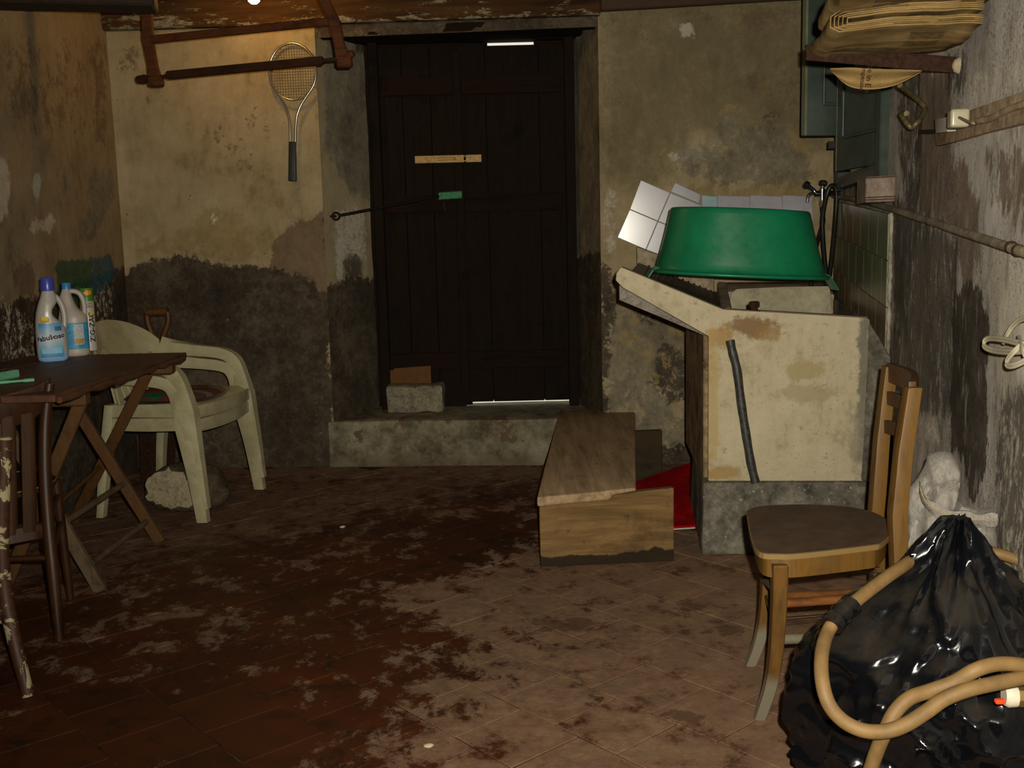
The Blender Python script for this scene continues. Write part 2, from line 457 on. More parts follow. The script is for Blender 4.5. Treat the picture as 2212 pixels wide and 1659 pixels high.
# splayed sides of the door recess
st_rl = [
 ('pale', .012, 1, [(806, 300), (824, 300), (828, 420), (832, 620), (838, 780), (840, 900), (828, 900), (820, 640), (814, 440)]),
 ('soot', .03, .9, [(760, 60), (830, 60), (820, 160), (800, 130), (770, 110)]),
 ('white', .04, .7, [(722, 455), (770, 440), (790, 470), (790, 590), (770, 560), (725, 600)]),
 ('grey', .06, .8, [(700, 80), (815, 80), (815, 440), (760, 430), (700, 330)]),
 ('brown', .08, .6, [(730, 100), (790, 110), (790, 420), (735, 400)]),
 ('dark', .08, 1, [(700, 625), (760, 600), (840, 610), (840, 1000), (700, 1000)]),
 ('soot', .03, .8, [(738, 560), (760, 545), (785, 560), (780, 600), (745, 610)]),
 ('pale', .02, .75, [(728, 500), (745, 520), (740, 615), (726, 600)]),
]
WB.rect((XL, YB(XL)), (DXL - 0.03, DOOR_Y + 0.1), STEP_Z - 0.02, ZC + 0.05, st_rl, seed=8)
st_rr = [
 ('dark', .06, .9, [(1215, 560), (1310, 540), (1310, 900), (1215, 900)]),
 ('grey', .06, .7, [(1225, 40), (1310, 40), (1310, 560), (1225, 560)]),
 ('brown', .07, .4, [(1262, 80), (1285, 80), (1290, 520), (1262, 520)]),
 ('pale', .02, .7, [(1222, 60), (1245, 60), (1245, 560), (1224, 560)]),
]
WB.rect((DXR + 0.03, DOOR_Y + 0.1), (XRJ, YB(XRJ)), STEP_Z - 0.02, ZC + 0.05, st_rr, seed=9)
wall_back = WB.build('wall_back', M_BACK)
wall_back['label'] = 'stained plaster back wall with a deep door recess'

# ---- left wall
WL = Wall()
st_l = [
 ('dark', .08, 1, [(-500, 780), (0, 662), (70, 640), (120, 628), (200, 602), (300, 566), (330, 1400), (-500, 1600)]),
 ('white', .03, .38, [(0, 620), (60, 680), (110, 700), (120, 800), (0, 800)]),
 ('white', .03, .36, [(120, 625), (245, 600), (245, 700), (150, 690)]),
 ('pale', .05, .95, [(-20, 335), (8, 340), (22, 390), (16, 450), (0, 480), (-20, 470)]),
 ('pale', .035, .95, [(70, 385), (80, 368), (90, 385), (88, 415), (80, 430), (72, 410)]),
 ('pale', .035, .9, [(60, 490), (75, 470), (90, 480), (112, 462), (122, 485), (112, 505), (90, 495), (70, 506)]),
 ('grey', .06, .8, [(128, 362), (150, 355), (150, 420), (135, 425)]),
 ('grey', .06, 1, [(208, 365), (245, 358), (250, 420), (225, 470), (195, 525), (172, 520), (175, 480), (200, 440), (180, 430), (185, 408)]),
 ('brown', .06, 1, [(42, 575), (70, 560), (80, 590), (75, 640), (45, 635), (30, 590)]),
 ('greenp', .015, 1.0, [(120, 566), (150, 560), (200, 556), (204, 650), (170, 660), (128, 640)]),
 ('bluep', .015, 1.0, [(200, 556), (240, 550), (247, 575), (240, 612), (200, 640)]),
 ('brown', .15, .45, [(0, 60), (230, 80), (235, 330), (0, 300)]),
 ('brown', .06, .55, [(190, 80), (232, 90), (232, 330), (200, 320)]),
]
WL.rect((-2.0, -1.0), (-1.93, YB(-1.93) + 0.02), -0.02, ZC + 0.05, st_l, step=0.03, seed=12)
wall_left = WL.build('wall_left', M_LEFT)
wall_left['label'] = 'brown stained plaster wall on the left with a dark damp band'

# ---- right wall
WR = Wall()
st_r = [
 ('soot', .05, .85, [(1930, 420), (1990, 455), (2055, 500), (2078, 540), (2070, 620), (2085, 800), (2060, 900), (1990, 900), (1930, 800), (1930, 520)]),
 ('pale', .02, 1, [(1996, 525), (2012, 520), (2028, 560), (2030, 640), (2024, 700), (2000, 690), (1992, 640), (1992, 560)]),
 ('white', .03, .62, [(1972, 540), (1990, 530), (1990, 660), (2010, 760), (2030, 960), (1990, 940), (1965, 720)]),
 ('dark', .07, 1, [(2060, 640), (2085, 600), (2120, 620), (2135, 700), (2125, 800), (2130, 1000), (2100, 1090), (2080, 1000), (2055, 960), (2050, 800)]),
 ('brown', .08, .95, [(1980, 150), (2050, 150), (2060, 330), (2110, 420), (2120, 540), (2105, 620), (2085, 650), (2070, 560), (2050, 490), (1985, 460), (1975, 330)]),
 ('brown', .06, .6, [(2120, 320), (2212, 300), (2260, 430), (2212, 520), (2140, 480)]),
 ('soot', .03, .72, [(1940, 170), (1985, 150), (1990, 300), (1985, 455), (1955, 440), (1940, 330)]),
 ('grey', .08, .8, [(1780, 300), (1900, 300), (1930, 440), (1800, 430)]),
 ('soot', .03, .6, [(2040, 120), (2080, 110), (2090, 200), (2045, 210)]),
 ('white', .06, .58, [(2085, 170), (2260, 60), (2300, 330), (2090, 270)]),
 ('pale', .06, .9, [(2140, 520), (2260, 560), (2300, 1200), (2190, 1400), (2150, 1100), (2150, 800)]),
 ('soot', .05, .62, [(2140, 860), (2260, 800), (2300, 1300), (2150, 1300)]),
 ('grey', .08, .9, [(1880, 690), (1945, 700), (1960, 1200), (1870, 1200)]),
 ('pale', .06, .7, [(2100, 290), (2212, 330), (2212, 290), (2100, 260)]),
 ('dark', .08, .8, [(1880, 1050), (2000, 1050), (2000, 1300), (1880, 1300)]),
]
WR.rect(RP0[:2] + RD[:2] * 0.12, (XR(-1.0), -1.0), -0.02, ZC + 0.05, st_r, step=0.022, seed=20)
wall_right = WR.build('wall_right', M_RIGHT)
wall_right['label'] = 'soot-streaked plaster wall on the right'
# ---- wall behind the camera
WF = Wall(); WF.rect((XR(-1.0), -1.0), (-2.0, -1.0), -0.02, ZC + 0.05, [], step=0.1, seed=30)
wall_front = WF.build('wall_front', M_LEFT)

# ---- floor: mortar bed with square clay tiles laid on the diagonal
def floor_base_mat():
    k = Mat('mortar_bed', 0.95, 0.1); P = k.pos(); n = k.noise(P, 8, 7, 0.7); n2 = k.noise(P, 40, 5, .7)
    k.col(k.ramp(k.math('ADD', k.math('MULTIPLY', n, .7), k.math('MULTIPLY', n2, .3)), [(0.40, C('1f150e')), (0.54, C('3b2d1f')), (0.68, C('6e5b3f'))])); k.bump(n2, 0.5, 0.004); return k.m
def floor_mat():
    k = Mat('clay_tile_dusty', 0.8, 0.25); P = k.pos(); o = k.sep(P)
    n1 = k.noise(P, 2.2, 6, 0.62); n2 = k.noise(P, 9, 8, 0.7); n3 = k.noise(P, 34, 7, 0.72)
    sm = k.noise(k.map(P, (1, 0.75, 1), rot=(0, 0, 0.5)), 10, 9, 0.74, 0.25)
    rnd = k.n('ShaderNodeObjectInfo').outputs['Random']
    tile = k.ramp(n1, [(0.3, C('211208')), (0.55, C('3c1b0a')), (0.75, C('51260b'))])
    tile = k.mix(k.math('MULTIPLY', rnd, 0.3), tile, C('54290f'))
    tile = k.mix(k.math('MULTIPLY', k.step(n2, 0.5, 0.68), 0.8), tile, C('1c120d'))
    # limewash and mortar crusts on the bare tiles
    crust = k.step(k.math('SUBTRACT', k.math('ADD', k.math('MULTIPLY', sm, 0.7), k.math('MULTIPLY', n1, 0.3)), k.math('MULTIPLY', k.step(o[1], 2.9, 2.3), .05)), 0.515, 0.575)
    tile = k.mix(k.math('MULTIPLY', crust, 0.52), tile, k.ramp(n3, [(0.35, C('6a5548')), (0.65, C('8d7a66'))]))
    # pale dust right of a wandering line, and in a band along the back wall
    t = k.math('DIVIDE', k.math('SUBTRACT', o[1], 1.0), 4.5)
    pts = [(0.0, -.55)] + [((Y - 1.0) / 4.5, X) for X, Y in sorted([tuple(FL(x, y)[:2]) for x, y in
           ((820, 1658), (850, 1560), (930, 1450), (960, 1380), (880, 1330), (800, 1288), (980, 1245), (1130, 1190), (1190, 1130), (1190, 1085))], key=lambda a: a[1])] + [(1.0, .5)]
    pts = [(a, (b + 2) / 4.0) for a, b in pts]
    xb = k.math('SUBTRACT', k.math('MULTIPLY', k.curve(t, pts), 4.0), 2.0)
    d = k.math('SUBTRACT', o[0], xb)
    d = k.math('ADD', k.math('MULTIPLY', d, 0.85), k.math('MULTIPLY', k.math('SUBTRACT', sm, 0.5), 1.5))
    dustA = k.step(d, -0.06, 0.10)
    band = k.math('SUBTRACT', k.math('ADD', o[1], k.math('MULTIPLY', o[0], 0.075)), 4.70)
    dustB = k.step(k.math('ADD', band, k.math('MULTIPLY', k.math('SUBTRACT', sm, 0.5), 1.3)), -0.05, 0.18)
    lw = k.math('ADD', k.math('MULTIPLY', k.math('SUBTRACT', -0.95, o[0]), 0.8), k.math('SUBTRACT', o[1], 3.35))
    dustC = k.math('MULTIPLY', k.step(k.math('ADD', lw, k.math('MULTIPLY', k.math('SUBTRACT', n2, 0.5), 2.4)), 0.3, 0.9), 0.6)
    dust = k.math('MAXIMUM', k.math('MAXIMUM', dustA, k.math('MULTIPLY', dustB, 0.85)), dustC)
    thin = k.step(n3, 0.30, 0.62)
    hole = k.step(k.math('ADD', k.math('MULTIPLY', sm, 0.5), k.math('MULTIPLY', n2, 0.5)), 0.38, 0.48)
    deep = k.step(d, 0.25, 0.75)
    cov = k.math('MULTIPLY', dust, k.math('MAXIMUM', k.math('MULTIPLY', hole, k.math('ADD', k.math('MULTIPLY', thin, 0.35), 0.6)), k.math('MULTIPLY', deep, k.math('ADD', k.math('MULTIPLY', hole, 0.38), 0.58))))
    dc = k.ramp(n2, [(0.3, C('5e4635')), (0.5, C('735843')), (0.7, C('84684f'))])
    dc = k.mix(k.math('MULTIPLY', k.step(sm, 0.52, 0.7), 0.5), dc, C('564c3e'))
    c = k.mix(cov, tile, dc)
    # damp spots on the dust
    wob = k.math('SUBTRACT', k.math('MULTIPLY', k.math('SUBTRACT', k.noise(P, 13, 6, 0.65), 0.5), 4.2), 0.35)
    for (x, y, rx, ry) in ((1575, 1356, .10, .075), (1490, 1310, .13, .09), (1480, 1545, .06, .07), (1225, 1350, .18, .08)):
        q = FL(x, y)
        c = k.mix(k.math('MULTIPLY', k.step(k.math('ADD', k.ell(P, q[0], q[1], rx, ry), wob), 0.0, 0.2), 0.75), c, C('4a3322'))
    k.col(c)
    k.rgh(k.ramp(cov, [(0.0, (.55, .55, .55, 1)), (0.6, (.95, .95, .95, 1))]))
    k.bump(k.math('ADD', k.math('MULTIPLY', n3, 0.5), k.math('MULTIPLY', cov, 0.5)), 0.5, 0.004)
    return k.m
M_FLOOR = floor_mat()
mb = MB(); mb.prism([(-2.05, -1.05, -0.06), (XR(-1.05) + 0.05, -1.05, -0.06), (1.65, 5.12, -0.06), (-2.05, 5.35, -0.06)], (0, 0, 0.0586))
floor = tag(mb.build('floor', floor_base_mat()), 'dusty red clay tile floor', kind='structure')
GA = math.radians(-48.73); GU = V(math.cos(GA), math.sin(GA), 0); GV = V(-math.sin(GA), math.cos(GA), 0)
TU, TV = 0.1940, 0.2040
tile_me = None; far_mb = MB(); ntile = 0
def in_view(p):
    w = CM.T @ (p - EYE)
    if w[2] < 0.2: return False
    x = w[0] / w[2] * FPX + IMW / 2; y = w[1] / w[2] * FPX + IMH / 2
    return -130 < x < IMW + 130 and y < IMH + 130
cand = []
for kr in range(-22, 30):
    for j in range(-40, 20):
        vv = 1.758 * 1.12 - (kr + 0.5) * TV; uu = (0.0094 + 0.07 * kr) * 1.12 + (j + 0.5) * TU
        p = GU * uu + GV * vv
        if not (-1.99 < p[0] < XR(p[1]) + 0.06 and -0.9 < p[1] < YB(p[0]) + 0.04): continue
        cand.append((np.linalg.norm(p - EYE), p))
cand.sort(key=lambda a: a[0])
R3 = np.array([GU, GV, V(0, 0, 1)])
for dist, p in cand:
    vis = in_view(p)
    if vis and ntile < 300:
        if tile_me is None:
            mb = MB(); mb.box((0, 0, -0.011), (TU - 0.0035, TV - 0.0035, 0.022)); o = mb.build('floor_tile', M_FLOOR, floor, bevel=0.0008, local=True); tile_me = o.data
        else:
            o = link(bpy.data.objects.new('floor_tile', tile_me)); o.parent = floor
        rr = random.Random(ntile)
        o.location = (p[0], p[1], 0.0004 + rr.uniform(-0.0007, 0.0007))
        o.rotation_euler = (rr.uniform(-.002, .002), rr.uniform(-.002, .002), GA + rr.uniform(-.006, .006)); ntile += 1
    else:
        far_mb.box(p + V(0, 0, -0.010), (TU - 0.0035, TV - 0.0035, 0.022), R3)
if far_mb.v: far_mb.build('floor_tile_rest', M_FLOOR, floor, kind='stuff')

# ---- raised threshold in the door recess
def step_mat():
    k = Mat('threshold_cement', 0.92, 0.15); P = k.pos(); n1 = k.noise(P, 5, 6, 0.65); n2 = k.noise(P, 22, 7, 0.7)
    c = k.ramp(k.math('ADD', k.math('MULTIPLY', n1, .6), k.math('MULTIPLY', n2, .4)), [(0.38, C('4a4133')), (0.52, C('76705c')), (0.65, C('8d8a76'))])
    low = k.step(k.sep(P)[2], 0.09, 0.0); c = k.mix(k.math('MULTIPLY', k.math('MULTIPLY', low, k.step(n2, .35, .6)), 0.6), c, C('4d3a28'))
    c = k.mix(k.step(k.noise(P, 7, 5, .7), .56, .62), c, C('5a4a38'))
    k.col(c); k.bump(n2, .5, .005); return k.m
mb = MB()
mb.prism([(XL - .03, YB(XL) - .008, -.01), (XRJ + .03, YB(XRJ) - .008, -.01), (DXR + .12, DOOR_Y + .16, -.01), (DXL - .12, DOOR_Y + .16, -.01)], (0, 0, STEP_Z + .01))
door_step = mb.build('trim_1', step_mat(), bevel=0.015, seg=2, smooth=0.6, sub=3, disp=lambda p: nz(p, 6, 3) * 0.006)
tag(door_step, 'worn cement threshold step below the dark door', kind='structure')

# ---- ceiling of dark boards with a wall plate
M_CEIL = wood('ceiling_dark_wood', C('2a1c10'), C('3d2a17'), axis=0, scale=5, rough=.75)
mb = MB(); mb.prism([(-2.05, -1.05, ZC + 0.022), (0.6, -1.05, ZC + 0.022), (1.68, 5.15, ZC + 0.022), (-2.05, 5.35, ZC + 0.022)], (0, 0, 0.05))
ceiling = tag(mb.build('ceiling', M_CEIL), 'low ceiling of dark old boards', kind='structure')
yy = -1.0
i = 0
while yy < 5.3:
    w = 0.145 + 0.03 * random.random(); y1 = min(yy + w, 5.36)
    mb = MB(); zc = ZC + random.uniform(0, .006)
    mb.hexa([(-2.03, yy + .004 + .0, zc), (XR(min(yy, 5)) + .03, yy + .004, zc), (XR(min(y1, 5)) + .03, y1 - .004, zc), (-2.03, y1 - .004, zc),
             (-2.03, yy + .004, zc + .02), (XR(min(yy, 5)) + .03, yy + .004, zc + .02), (XR(min(y1, 5)) + .03, y1 - .004, zc + .02), (-2.03, y1 - .004, zc + .02)])
    mb.build('ceiling_board', M_CEIL, ceiling, bevel=.003); yy = y1
# joists across the boards
M_BEAM = wood('beam_dark_wood', C('1b120b'), C('2c1e11'), axis=1, scale=4, rough=.8)
def beam(x0, y0, x1, y1, w, h):
    mb = MB(); mb.beam((x0, y0, ZC - h / 2 + .002), (x1, y1, ZC - h / 2 + .002), w, h)
    return mb.build('ceiling_beam', M_BEAM, ceiling, bevel=.008, sub=0)
beam(-1.99, 4.10, -1.36, 4.24, .16, .285)
k = Mat('flaking_limewash_wood', .9, .1); P = k.pos(); n = k.noise(k.map(P, (.6, 1, 2.2)), 14, 8, .75)
o_ = k.sep(P); low = k.step(o_[2], 2.235, 2.13); lft = k.step(o_[0], -1.25, -1.75); lft = k.math('MULTIPLY', lft, k.step(o_[2], 2.26, 2.2)); amt = k.math('MAXIMUM', k.math('MULTIPLY', low, .10), k.math('MULTIPLY', lft, .14))
k.col(k.mix(k.step(k.math('ADD', n, amt), .60, .63), k.ramp(k.noise(k.map(P, (1.5, 30, 30)), 1, 6, .6), [(.3, C('281a0e')), (.7, C('4e351c'))]), k.ramp(k.noise(P, 40, 4, .6), [(.3, C('57503f')), (.7, C('8a806a'))]))); k.bump(n, .6, .004)
M_FLAKE = k.m
zt0, zt1 = AY(300, 62, YB(-1.8) - .04)[2], AY(1240, 34, YB(.3) - .04)[2]
mb = MB(); a_, b_ = V(-1.94, YB(-1.94) - .02, 0), V(XRJ + .01, YB(XRJ) - .02, 0)
mb.hexa([a_ + V(0, -.03, zt0), b_ + V(0, -.03, zt1), b_ + V(0, .03, zt1), a_ + V(0, .03, zt0), a_ + V(0, -.03, ZC), b_ + V(0, -.03, ZC), b_ + V(0, .03, ZC), a_ + V(0, .03, ZC)])
mb.build('wall_plate', M_FLAKE, ceiling, bevel=.006)
mb = MB(); mb.hexa([b_ + V(0, -.02, 2.165), V(1.58, YB(1.58) - .03, 2.185), V(1.58, YB(1.58) + .02, 2.185), b_ + V(0, .04, 2.165), b_ + V(0, -.02, ZC), V(1.58, YB(1.58) - .03, ZC), V(1.58, YB(1.58) + .02, ZC), b_ + V(0, .04, ZC)])
mb.build('wall_plate', M_CEIL, ceiling, bevel=.006)

# ---- door: two old ledged leaves
M_DOOR = wood('door_black_brown_wood', C('0d0805'), C('1a1009'), axis=2, scale=7, rough=.85, spec=.12, dust=C('1d1711'), dustamt=.25)
M_DOORL = wood('door_rail_wood', C('110a06'), C('1e120a'), axis=0, scale=7, rough=.88, spec=.1)
DZ0, DZ1 = STEP_Z + .012, 2.085
door = thing('door_1', (0, DOOR_Y, STEP_Z), 'dark double plank door with a brass bolt and daylight along its edges', None, kind='structure')
SEAM = -0.245
def plank(x0, x1, z0, z1, y=DOOR_Y, name='plank', m=None, th=.032):
    mb = MB(); mb.box(((x0 + x1) / 2, y + th / 2, (z0 + z1) / 2), (x1 - x0, th, z1 - z0)); return mb.build(name, m or M_DOOR, door, bevel=.003)
for (a, b) in ((DXL - .02, -.53), (-.53, -.385), (-.385, SEAM)):
    plank(a + .001, b - .001, DZ0 - .008, DZ1 + .03, DOOR_Y + random.uniform(0, .004))
for (a, b, t) in ((SEAM, -.10, 0), (-.10, .175, -.004), (.175, DXR + .02, 0)):
    plank(a + .001, b - .001, DZ0 + .012, (AY(1100, 97, DOOR_Y)[2] if t else DZ1 + .03), DOOR_Y + .006 + random.uniform(0, .004))
for (a, b, z1) in ((DXL - .08, SEAM + .03, DZ1 + .05), (SEAM + .02, -.085, DZ1 + .05), (-.095, .165, AY(1100, 97, DOOR_Y)[2]), (.155, DXR + .1, DZ1 + .05)):
    plank(a, b, DZ0 - .008 if b < SEAM + .05 else DZ0 + .014, z1, DOOR_Y + .042 + (.012 if -.2 < b < .2 else 0), 'seal_plank', None, .012)  # unseen backing added behind the planks to block light leaking through the seams
for z in (AY(1000, 778, DOOR_Y)[2], AY(1000, 440, DOOR_Y)[2], AY(1000, 185, DOOR_Y)[2]):
    plank(DXL + .01, SEAM - .02, z - .045, z + .045, DOOR_Y - .022, 'ledge', M_DOORL, .022)
    plank(SEAM + .02, DXR - .03, z - .045, z + .045, DOOR_Y - .018, 'ledge', M_DOORL, .022)
plank(SEAM - .025, SEAM + .02, DZ0 + .01, DZ1, DOOR_Y - .014, 'cover_strip', M_DOOR, .014)
mb = MB(); mb.box((DXL - .005, DOOR_Y - .02, (DZ0 + DZ1) / 2), (.05, .06, DZ1 - DZ0 + .1)); mb.build('door_post', M_DOOR, door, bevel=.004)
mb = MB(); mb.box((DXR + .012, DOOR_Y - .03, (DZ0 + DZ1) / 2 + .02), (.05, .07, DZ1 - DZ0 + .06)); mb.build('door_post', M_DOOR, door, bevel=.004)
zt = AY(1100, 87, DOOR_Y)[2]
mb = MB(); mb.box(((DXL + DXR) / 2, DOOR_Y + .02, zt + .07), (DXR - DXL + .3, .1, .14)); mb.build('lintel', M_DOORL, door, bevel=.006)
mb = MB(); mb.beam((XL + .02, 5.19, 2.125), (XRJ - .01, 5.09, 2.125), .07, .05); mb.build('head_board', M_DOORL, door, bevel=.006)
mb = MB(); mb.beam((-.80, 5.36, 2.14), (.39, 5.30, 2.14), .24, .03); mb.build('soffit_board', M_DOORL, door, bevel=.004)
# brass sliding bolt
M_BRASS = plain('old_brass', C('8a6c3a'), .5, .4, .35, .2, 60)
M_RUST = plain('rusty_iron', C('2f1b10'), .85, .2, .2, .3, 80, .4)
M_IRON = plain('dark_iron', C('17130f'), .6, .4, .5, .3, 60, .2)
a = AY(896, 345, DOOR_Y - .03); b = AY(1002, 345, DOOR_Y - .03); c_ = AY(1006, 345, DOOR_Y - .03); d_ = AY(1040, 345, DOOR_Y - .03)
zb = a[2]
mb = MB(); mb.box(((a[0] + b[0]) / 2, DOOR_Y - .026, zb), (b[0] - a[0], .004, .038)); bolt = mb.build('bolt_plate', M_BRASS, door, bevel=.001)
mb = MB(); mb.box(((c_[0] + d_[0]) / 2, DOOR_Y - .022, zb), (d_[0] - c_[0], .004, .038)); mb.build('keeper_plate', M_BRASS, door, bevel=.001)
for s in (-1, 1):
    mb = MB(); mb.beam((a[0], DOOR_Y - .03, zb + s * .012), (d_[0], DOOR_Y - .03, zb + s * .012), .004, .005); mb.build('bolt_rail', M_BRASS, door)
q0 = AY(945, 345, DOOR_Y - .03); q1 = AY(982, 345, DOOR_Y - .03)
mb = MB(); mb.tube([(q0[0], DOOR_Y - .034, zb), (q1[0], DOOR_Y - .034, zb)], .006, 10); mb.lathe([(.001, -.006), (.007, -.004), (.008, .002), (.004, .006)], (q1[0], DOOR_Y - .042, zb), 12)
mb.build('bolt_slide', plain('bright_brass', C('b08a4a'), .35, .5, .4), door, smooth=.8)
# green painted latch and its staple
M_GRN = Mat('chipped_green_paint', .6, .3); kk = M_GRN; n = kk.noise(kk.obj(), 90, 5, .7)
kk.col(kk.mix(kk.step(n, .58, .62), C('27704a'), C('2b1a10'))); M_GRN = kk.m
g0 = AY(947, 432, DOOR_Y - .05); g1 = AY(998, 412, DOOR_Y - .05)
mb = MB(); mb.hexa([(g0[0], DOOR_Y - .05, g0[2]), (g1[0], DOOR_Y - .05, g0[2] + .006), (g1[0], DOOR_Y - .026, g0[2] + .006), (g0[0], DOOR_Y - .026, g0[2]),
                    (g0[0], DOOR_Y - .05, g1[2] - .006), (g1[0], DOOR_Y - .05, g1[2]), (g1[0], DOOR_Y - .026, g1[2]), (g0[0], DOOR_Y - .026, g1[2] - .006)])
mb.build('latch', M_GRN, door, bevel=.004)
h0 = AY(958, 434, DOOR_Y - .03); h1 = AY(962, 458, DOOR_Y - .03)
mb = MB(); mb.beam(h0, h1, .014, .012); mb.build('staple', M_RUST, door, bevel=.002)
# ================================================================== LAUNDRY SINK
SA = V(0.66, 3.55, 0); SE1 = V(1.0, -0.08, 0); SE2 = V(0.18, 1.0, 0)
def SF(x, y, b=0.0):
    """photo pixel on the sink's front plane moved b metres back"""
    n = V(0.08, 1, 0); return ON(x, y, SA + SE2 * b, n)
def S(X, b, z):   # X measured on the front plane
    return SA + SE1 * (X - 0.66) + SE2 * b + V(0, 0, z)
def sink_mat():
    k = Mat('cream_cast_stone', .75, .25); P = k.pos(); n1 = k.noise(P, 4, 7, .65); n2 = k.noise(P, 28, 7, .72); st = k.noise(k.map(P, (1, 1, .2)), 26, 6, .65)
    f = k.math('ADD', k.math('MULTIPLY', n1, .5), k.math('ADD', k.math('MULTIPLY', n2, .3), k.math('MULTIPLY', st, .2)))
    c = k.ramp(f, [(.38, C('7f7359')), (.47, C('a0947a')), (.6, C('aca088'))])
    spk = k.step(n2, .60, .66); c = k.mix(k.math('MULTIPLY', spk, .55), c, C('6f6244'))
    fine = k.step(k.noise(P, 90, 4, .65), .62, .68); c = k.mix(k.math('MULTIPLY', fine, .5), c, C('6b6150'))
    wob = k.math('MULTIPLY', k.math('SUBTRACT', k.noise(P, 20, 7, .72), .5), 2.4)
    for (x, y, rx, rz, col, a) in ((1618, 705, .10, .045, '6b5033', .9), (1560, 728, .06, .05, '8a6c3c', .8), (1660, 720, .05, .03, '7c6236', .7),
                               (1735, 800, .09, .05, '8a7a52', .75), (1740, 850, .12, .05, '85775a', .6), (1868, 800, .03, .35, '55524a', .8), (1540, 860, .025, .35, '9a8048', .6), (1560, 1020, .08, .03, '8c7040', .8), (1860, 950, .05, .16, '6f6a5c', .6)):
        q = SF(x, y); e = k.ell(P, q[0], q[2], rx, rz, 0, 'XZ')
        c = k.mix(k.math('MULTIPLY', k.step(k.math('ADD', e, wob), .0, .5), a), c, C(col))
    k.col(c); k.bump(k.math('ADD', n2, n1), .35, .004); return k.m
M_SINK = sink_mat()
def cement_mat(name, a, b, d):
    k = Mat(name, .93, .12); P = k.pos(); n1 = k.noise(P, 7, 7, .68); n2 = k.noise(P, 34, 7, .72)
    c = k.ramp(k.math('ADD', k.math('MULTIPLY', n1, .6), k.math('MULTIPLY', n2, .4)), [(.38, a), (.5, b), (.62, d)])
    c = k.mix(k.math('MULTIPLY', k.step(k.noise(P, 70, 4, .6), .64, .7), .5), c, C('b0aa9a')); k.col(c); k.bump(n2, .6, .005); return k.m
M_CEM = cement_mat('rough_grey_cement', C('37342e'), C('5b564c'), C('7d766a'))
M_CEMW = cement_mat('worn_beige_cement', C('6b5f4c'), C('93866e'), C('aa9d84'))
M_SIDE = cement_mat('brown_stained_cement', C('4a3a2a'), C('75624a'), C('97835f'))
M_BOARD = Mat('washboard_dark_wet_stone', .5, .4)
_w = M_BOARD.wave(M_BOARD.pos(), 14, 1.5, 2, 2, 'Y'); _n = M_BOARD.noise(M_BOARD.pos(), 20, 5, .7)
M_BOARD.col(M_BOARD.ramp(_n, [(.3, C('2d2418')), (.5, C('4e4330')), (.7, C('6a5e44'))])); M_BOARD.bump(_w, .5, .006); M_BOARD = M_BOARD.m
sink = thing('laundry_sink', SA, 'cream cast stone laundry sink with a sloping washboard against the right wall', 'sink')
# front slab with the raised washboard wing, outline read off the front plane
out = [SF(*p) for p in ((1341, 576), (1331, 590), (1329, 606), (1345, 622), (1530, 727), (1529, 1040), (1876, 1040), (1880, 690), (1872, 686), (1562, 668))]
mb = MB(); mb.prism(out, SE2 * .075)
mb.build('front_slab', M_SINK, sink, bevel=.008, seg=2, smooth=.7)
# plinth
mb = MB(); p0 = SF(1514, 1190); pz = SF(1529, 1042)[2]
mb.hexa([V(.655, 3.535, 0) , V(1.25, 3.49, 0), V(1.50, 4.85, 0), V(.728, 4.2, 0), V(.66, 3.548, pz), V(1.25, 3.503, pz), V(1.50, 4.85, pz), V(.735, 4.2, pz)])
mb.build('plinth', M_CEM, sink, bevel=.012, seg=2, smooth=.7, sub=3, disp=lambda p: nz(p, 9, 3) * .006)
# side wall, back and right plaster shoulder
mb = MB(); mb.hexa([V(.676, 3.62, pz - .01), V(.76, 3.62, pz), V(.90, 4.3, pz), V(.728, 4.3, pz - .01), V(.676, 3.62, .79), V(.76, 3.62, .79), V(.90, 4.3, .80), V(.728, 4.3, .78)])
mb.build('side_slab', M_SIDE, sink, bevel=.006)
mb = MB(); mb.hexa([S(1.20, .0, pz), V(XR(3.40) - .01, 3.40, pz), V(XR(4.9) - .004, 4.9, pz), S(1.23, 1.33, pz), S(1.215, .0, .815), V(XR(3.44) - .008, 3.44, .70), V(XR(4.9) - .004, 4.9, .84), S(1.23, 1.33, .84)])
mb.build('shoulder', M_CEM, sink, bevel=.01, seg=2, smooth=.8, sub=2, disp=lambda p: nz(p, 8, 3) * .005)
# washboard slab lying between front wing and the back lip
def wing(X): return np.interp(X, [.36, .725], [.955, .80])
mb = MB(); mb.hexa([S(.372, .07, wing(.37) - .05), S(.735, .07, .74), S(.735, 1.36, .80), S(.372, 1.36, wing(.37) + .0), S(.372, .07, wing(.37)), S(.735, .07, wing(.735)), S(.735, 1.36, wing(.735) + .05), S(.372, 1.36, wing(.37) + .05)])
mb.build('washboard', M_BOARD, sink)
for i in range(12):
    X = .42 + i * .026
    mb = MB(); mb.beam(S(X, .09, wing(X) + .003), S(X, 1.30, wing(X) + .053), .010, .008); mb.build('washboard_rib', M_BOARD, sink, bevel=.002)
mb = MB(); mb.hexa([S(.362, 1.30, .99), S(.72, 1.30, .84), S(.72, 1.38, .84), S(.362, 1.38, .99), S(.362, 1.30, 1.075), S(.72, 1.30, .93), S(.72, 1.38, .93), S(.362, 1.38, 1.075)])
mb.build('back_lip', M_CEMW, sink, bevel=.012, seg=2, smooth=.8)
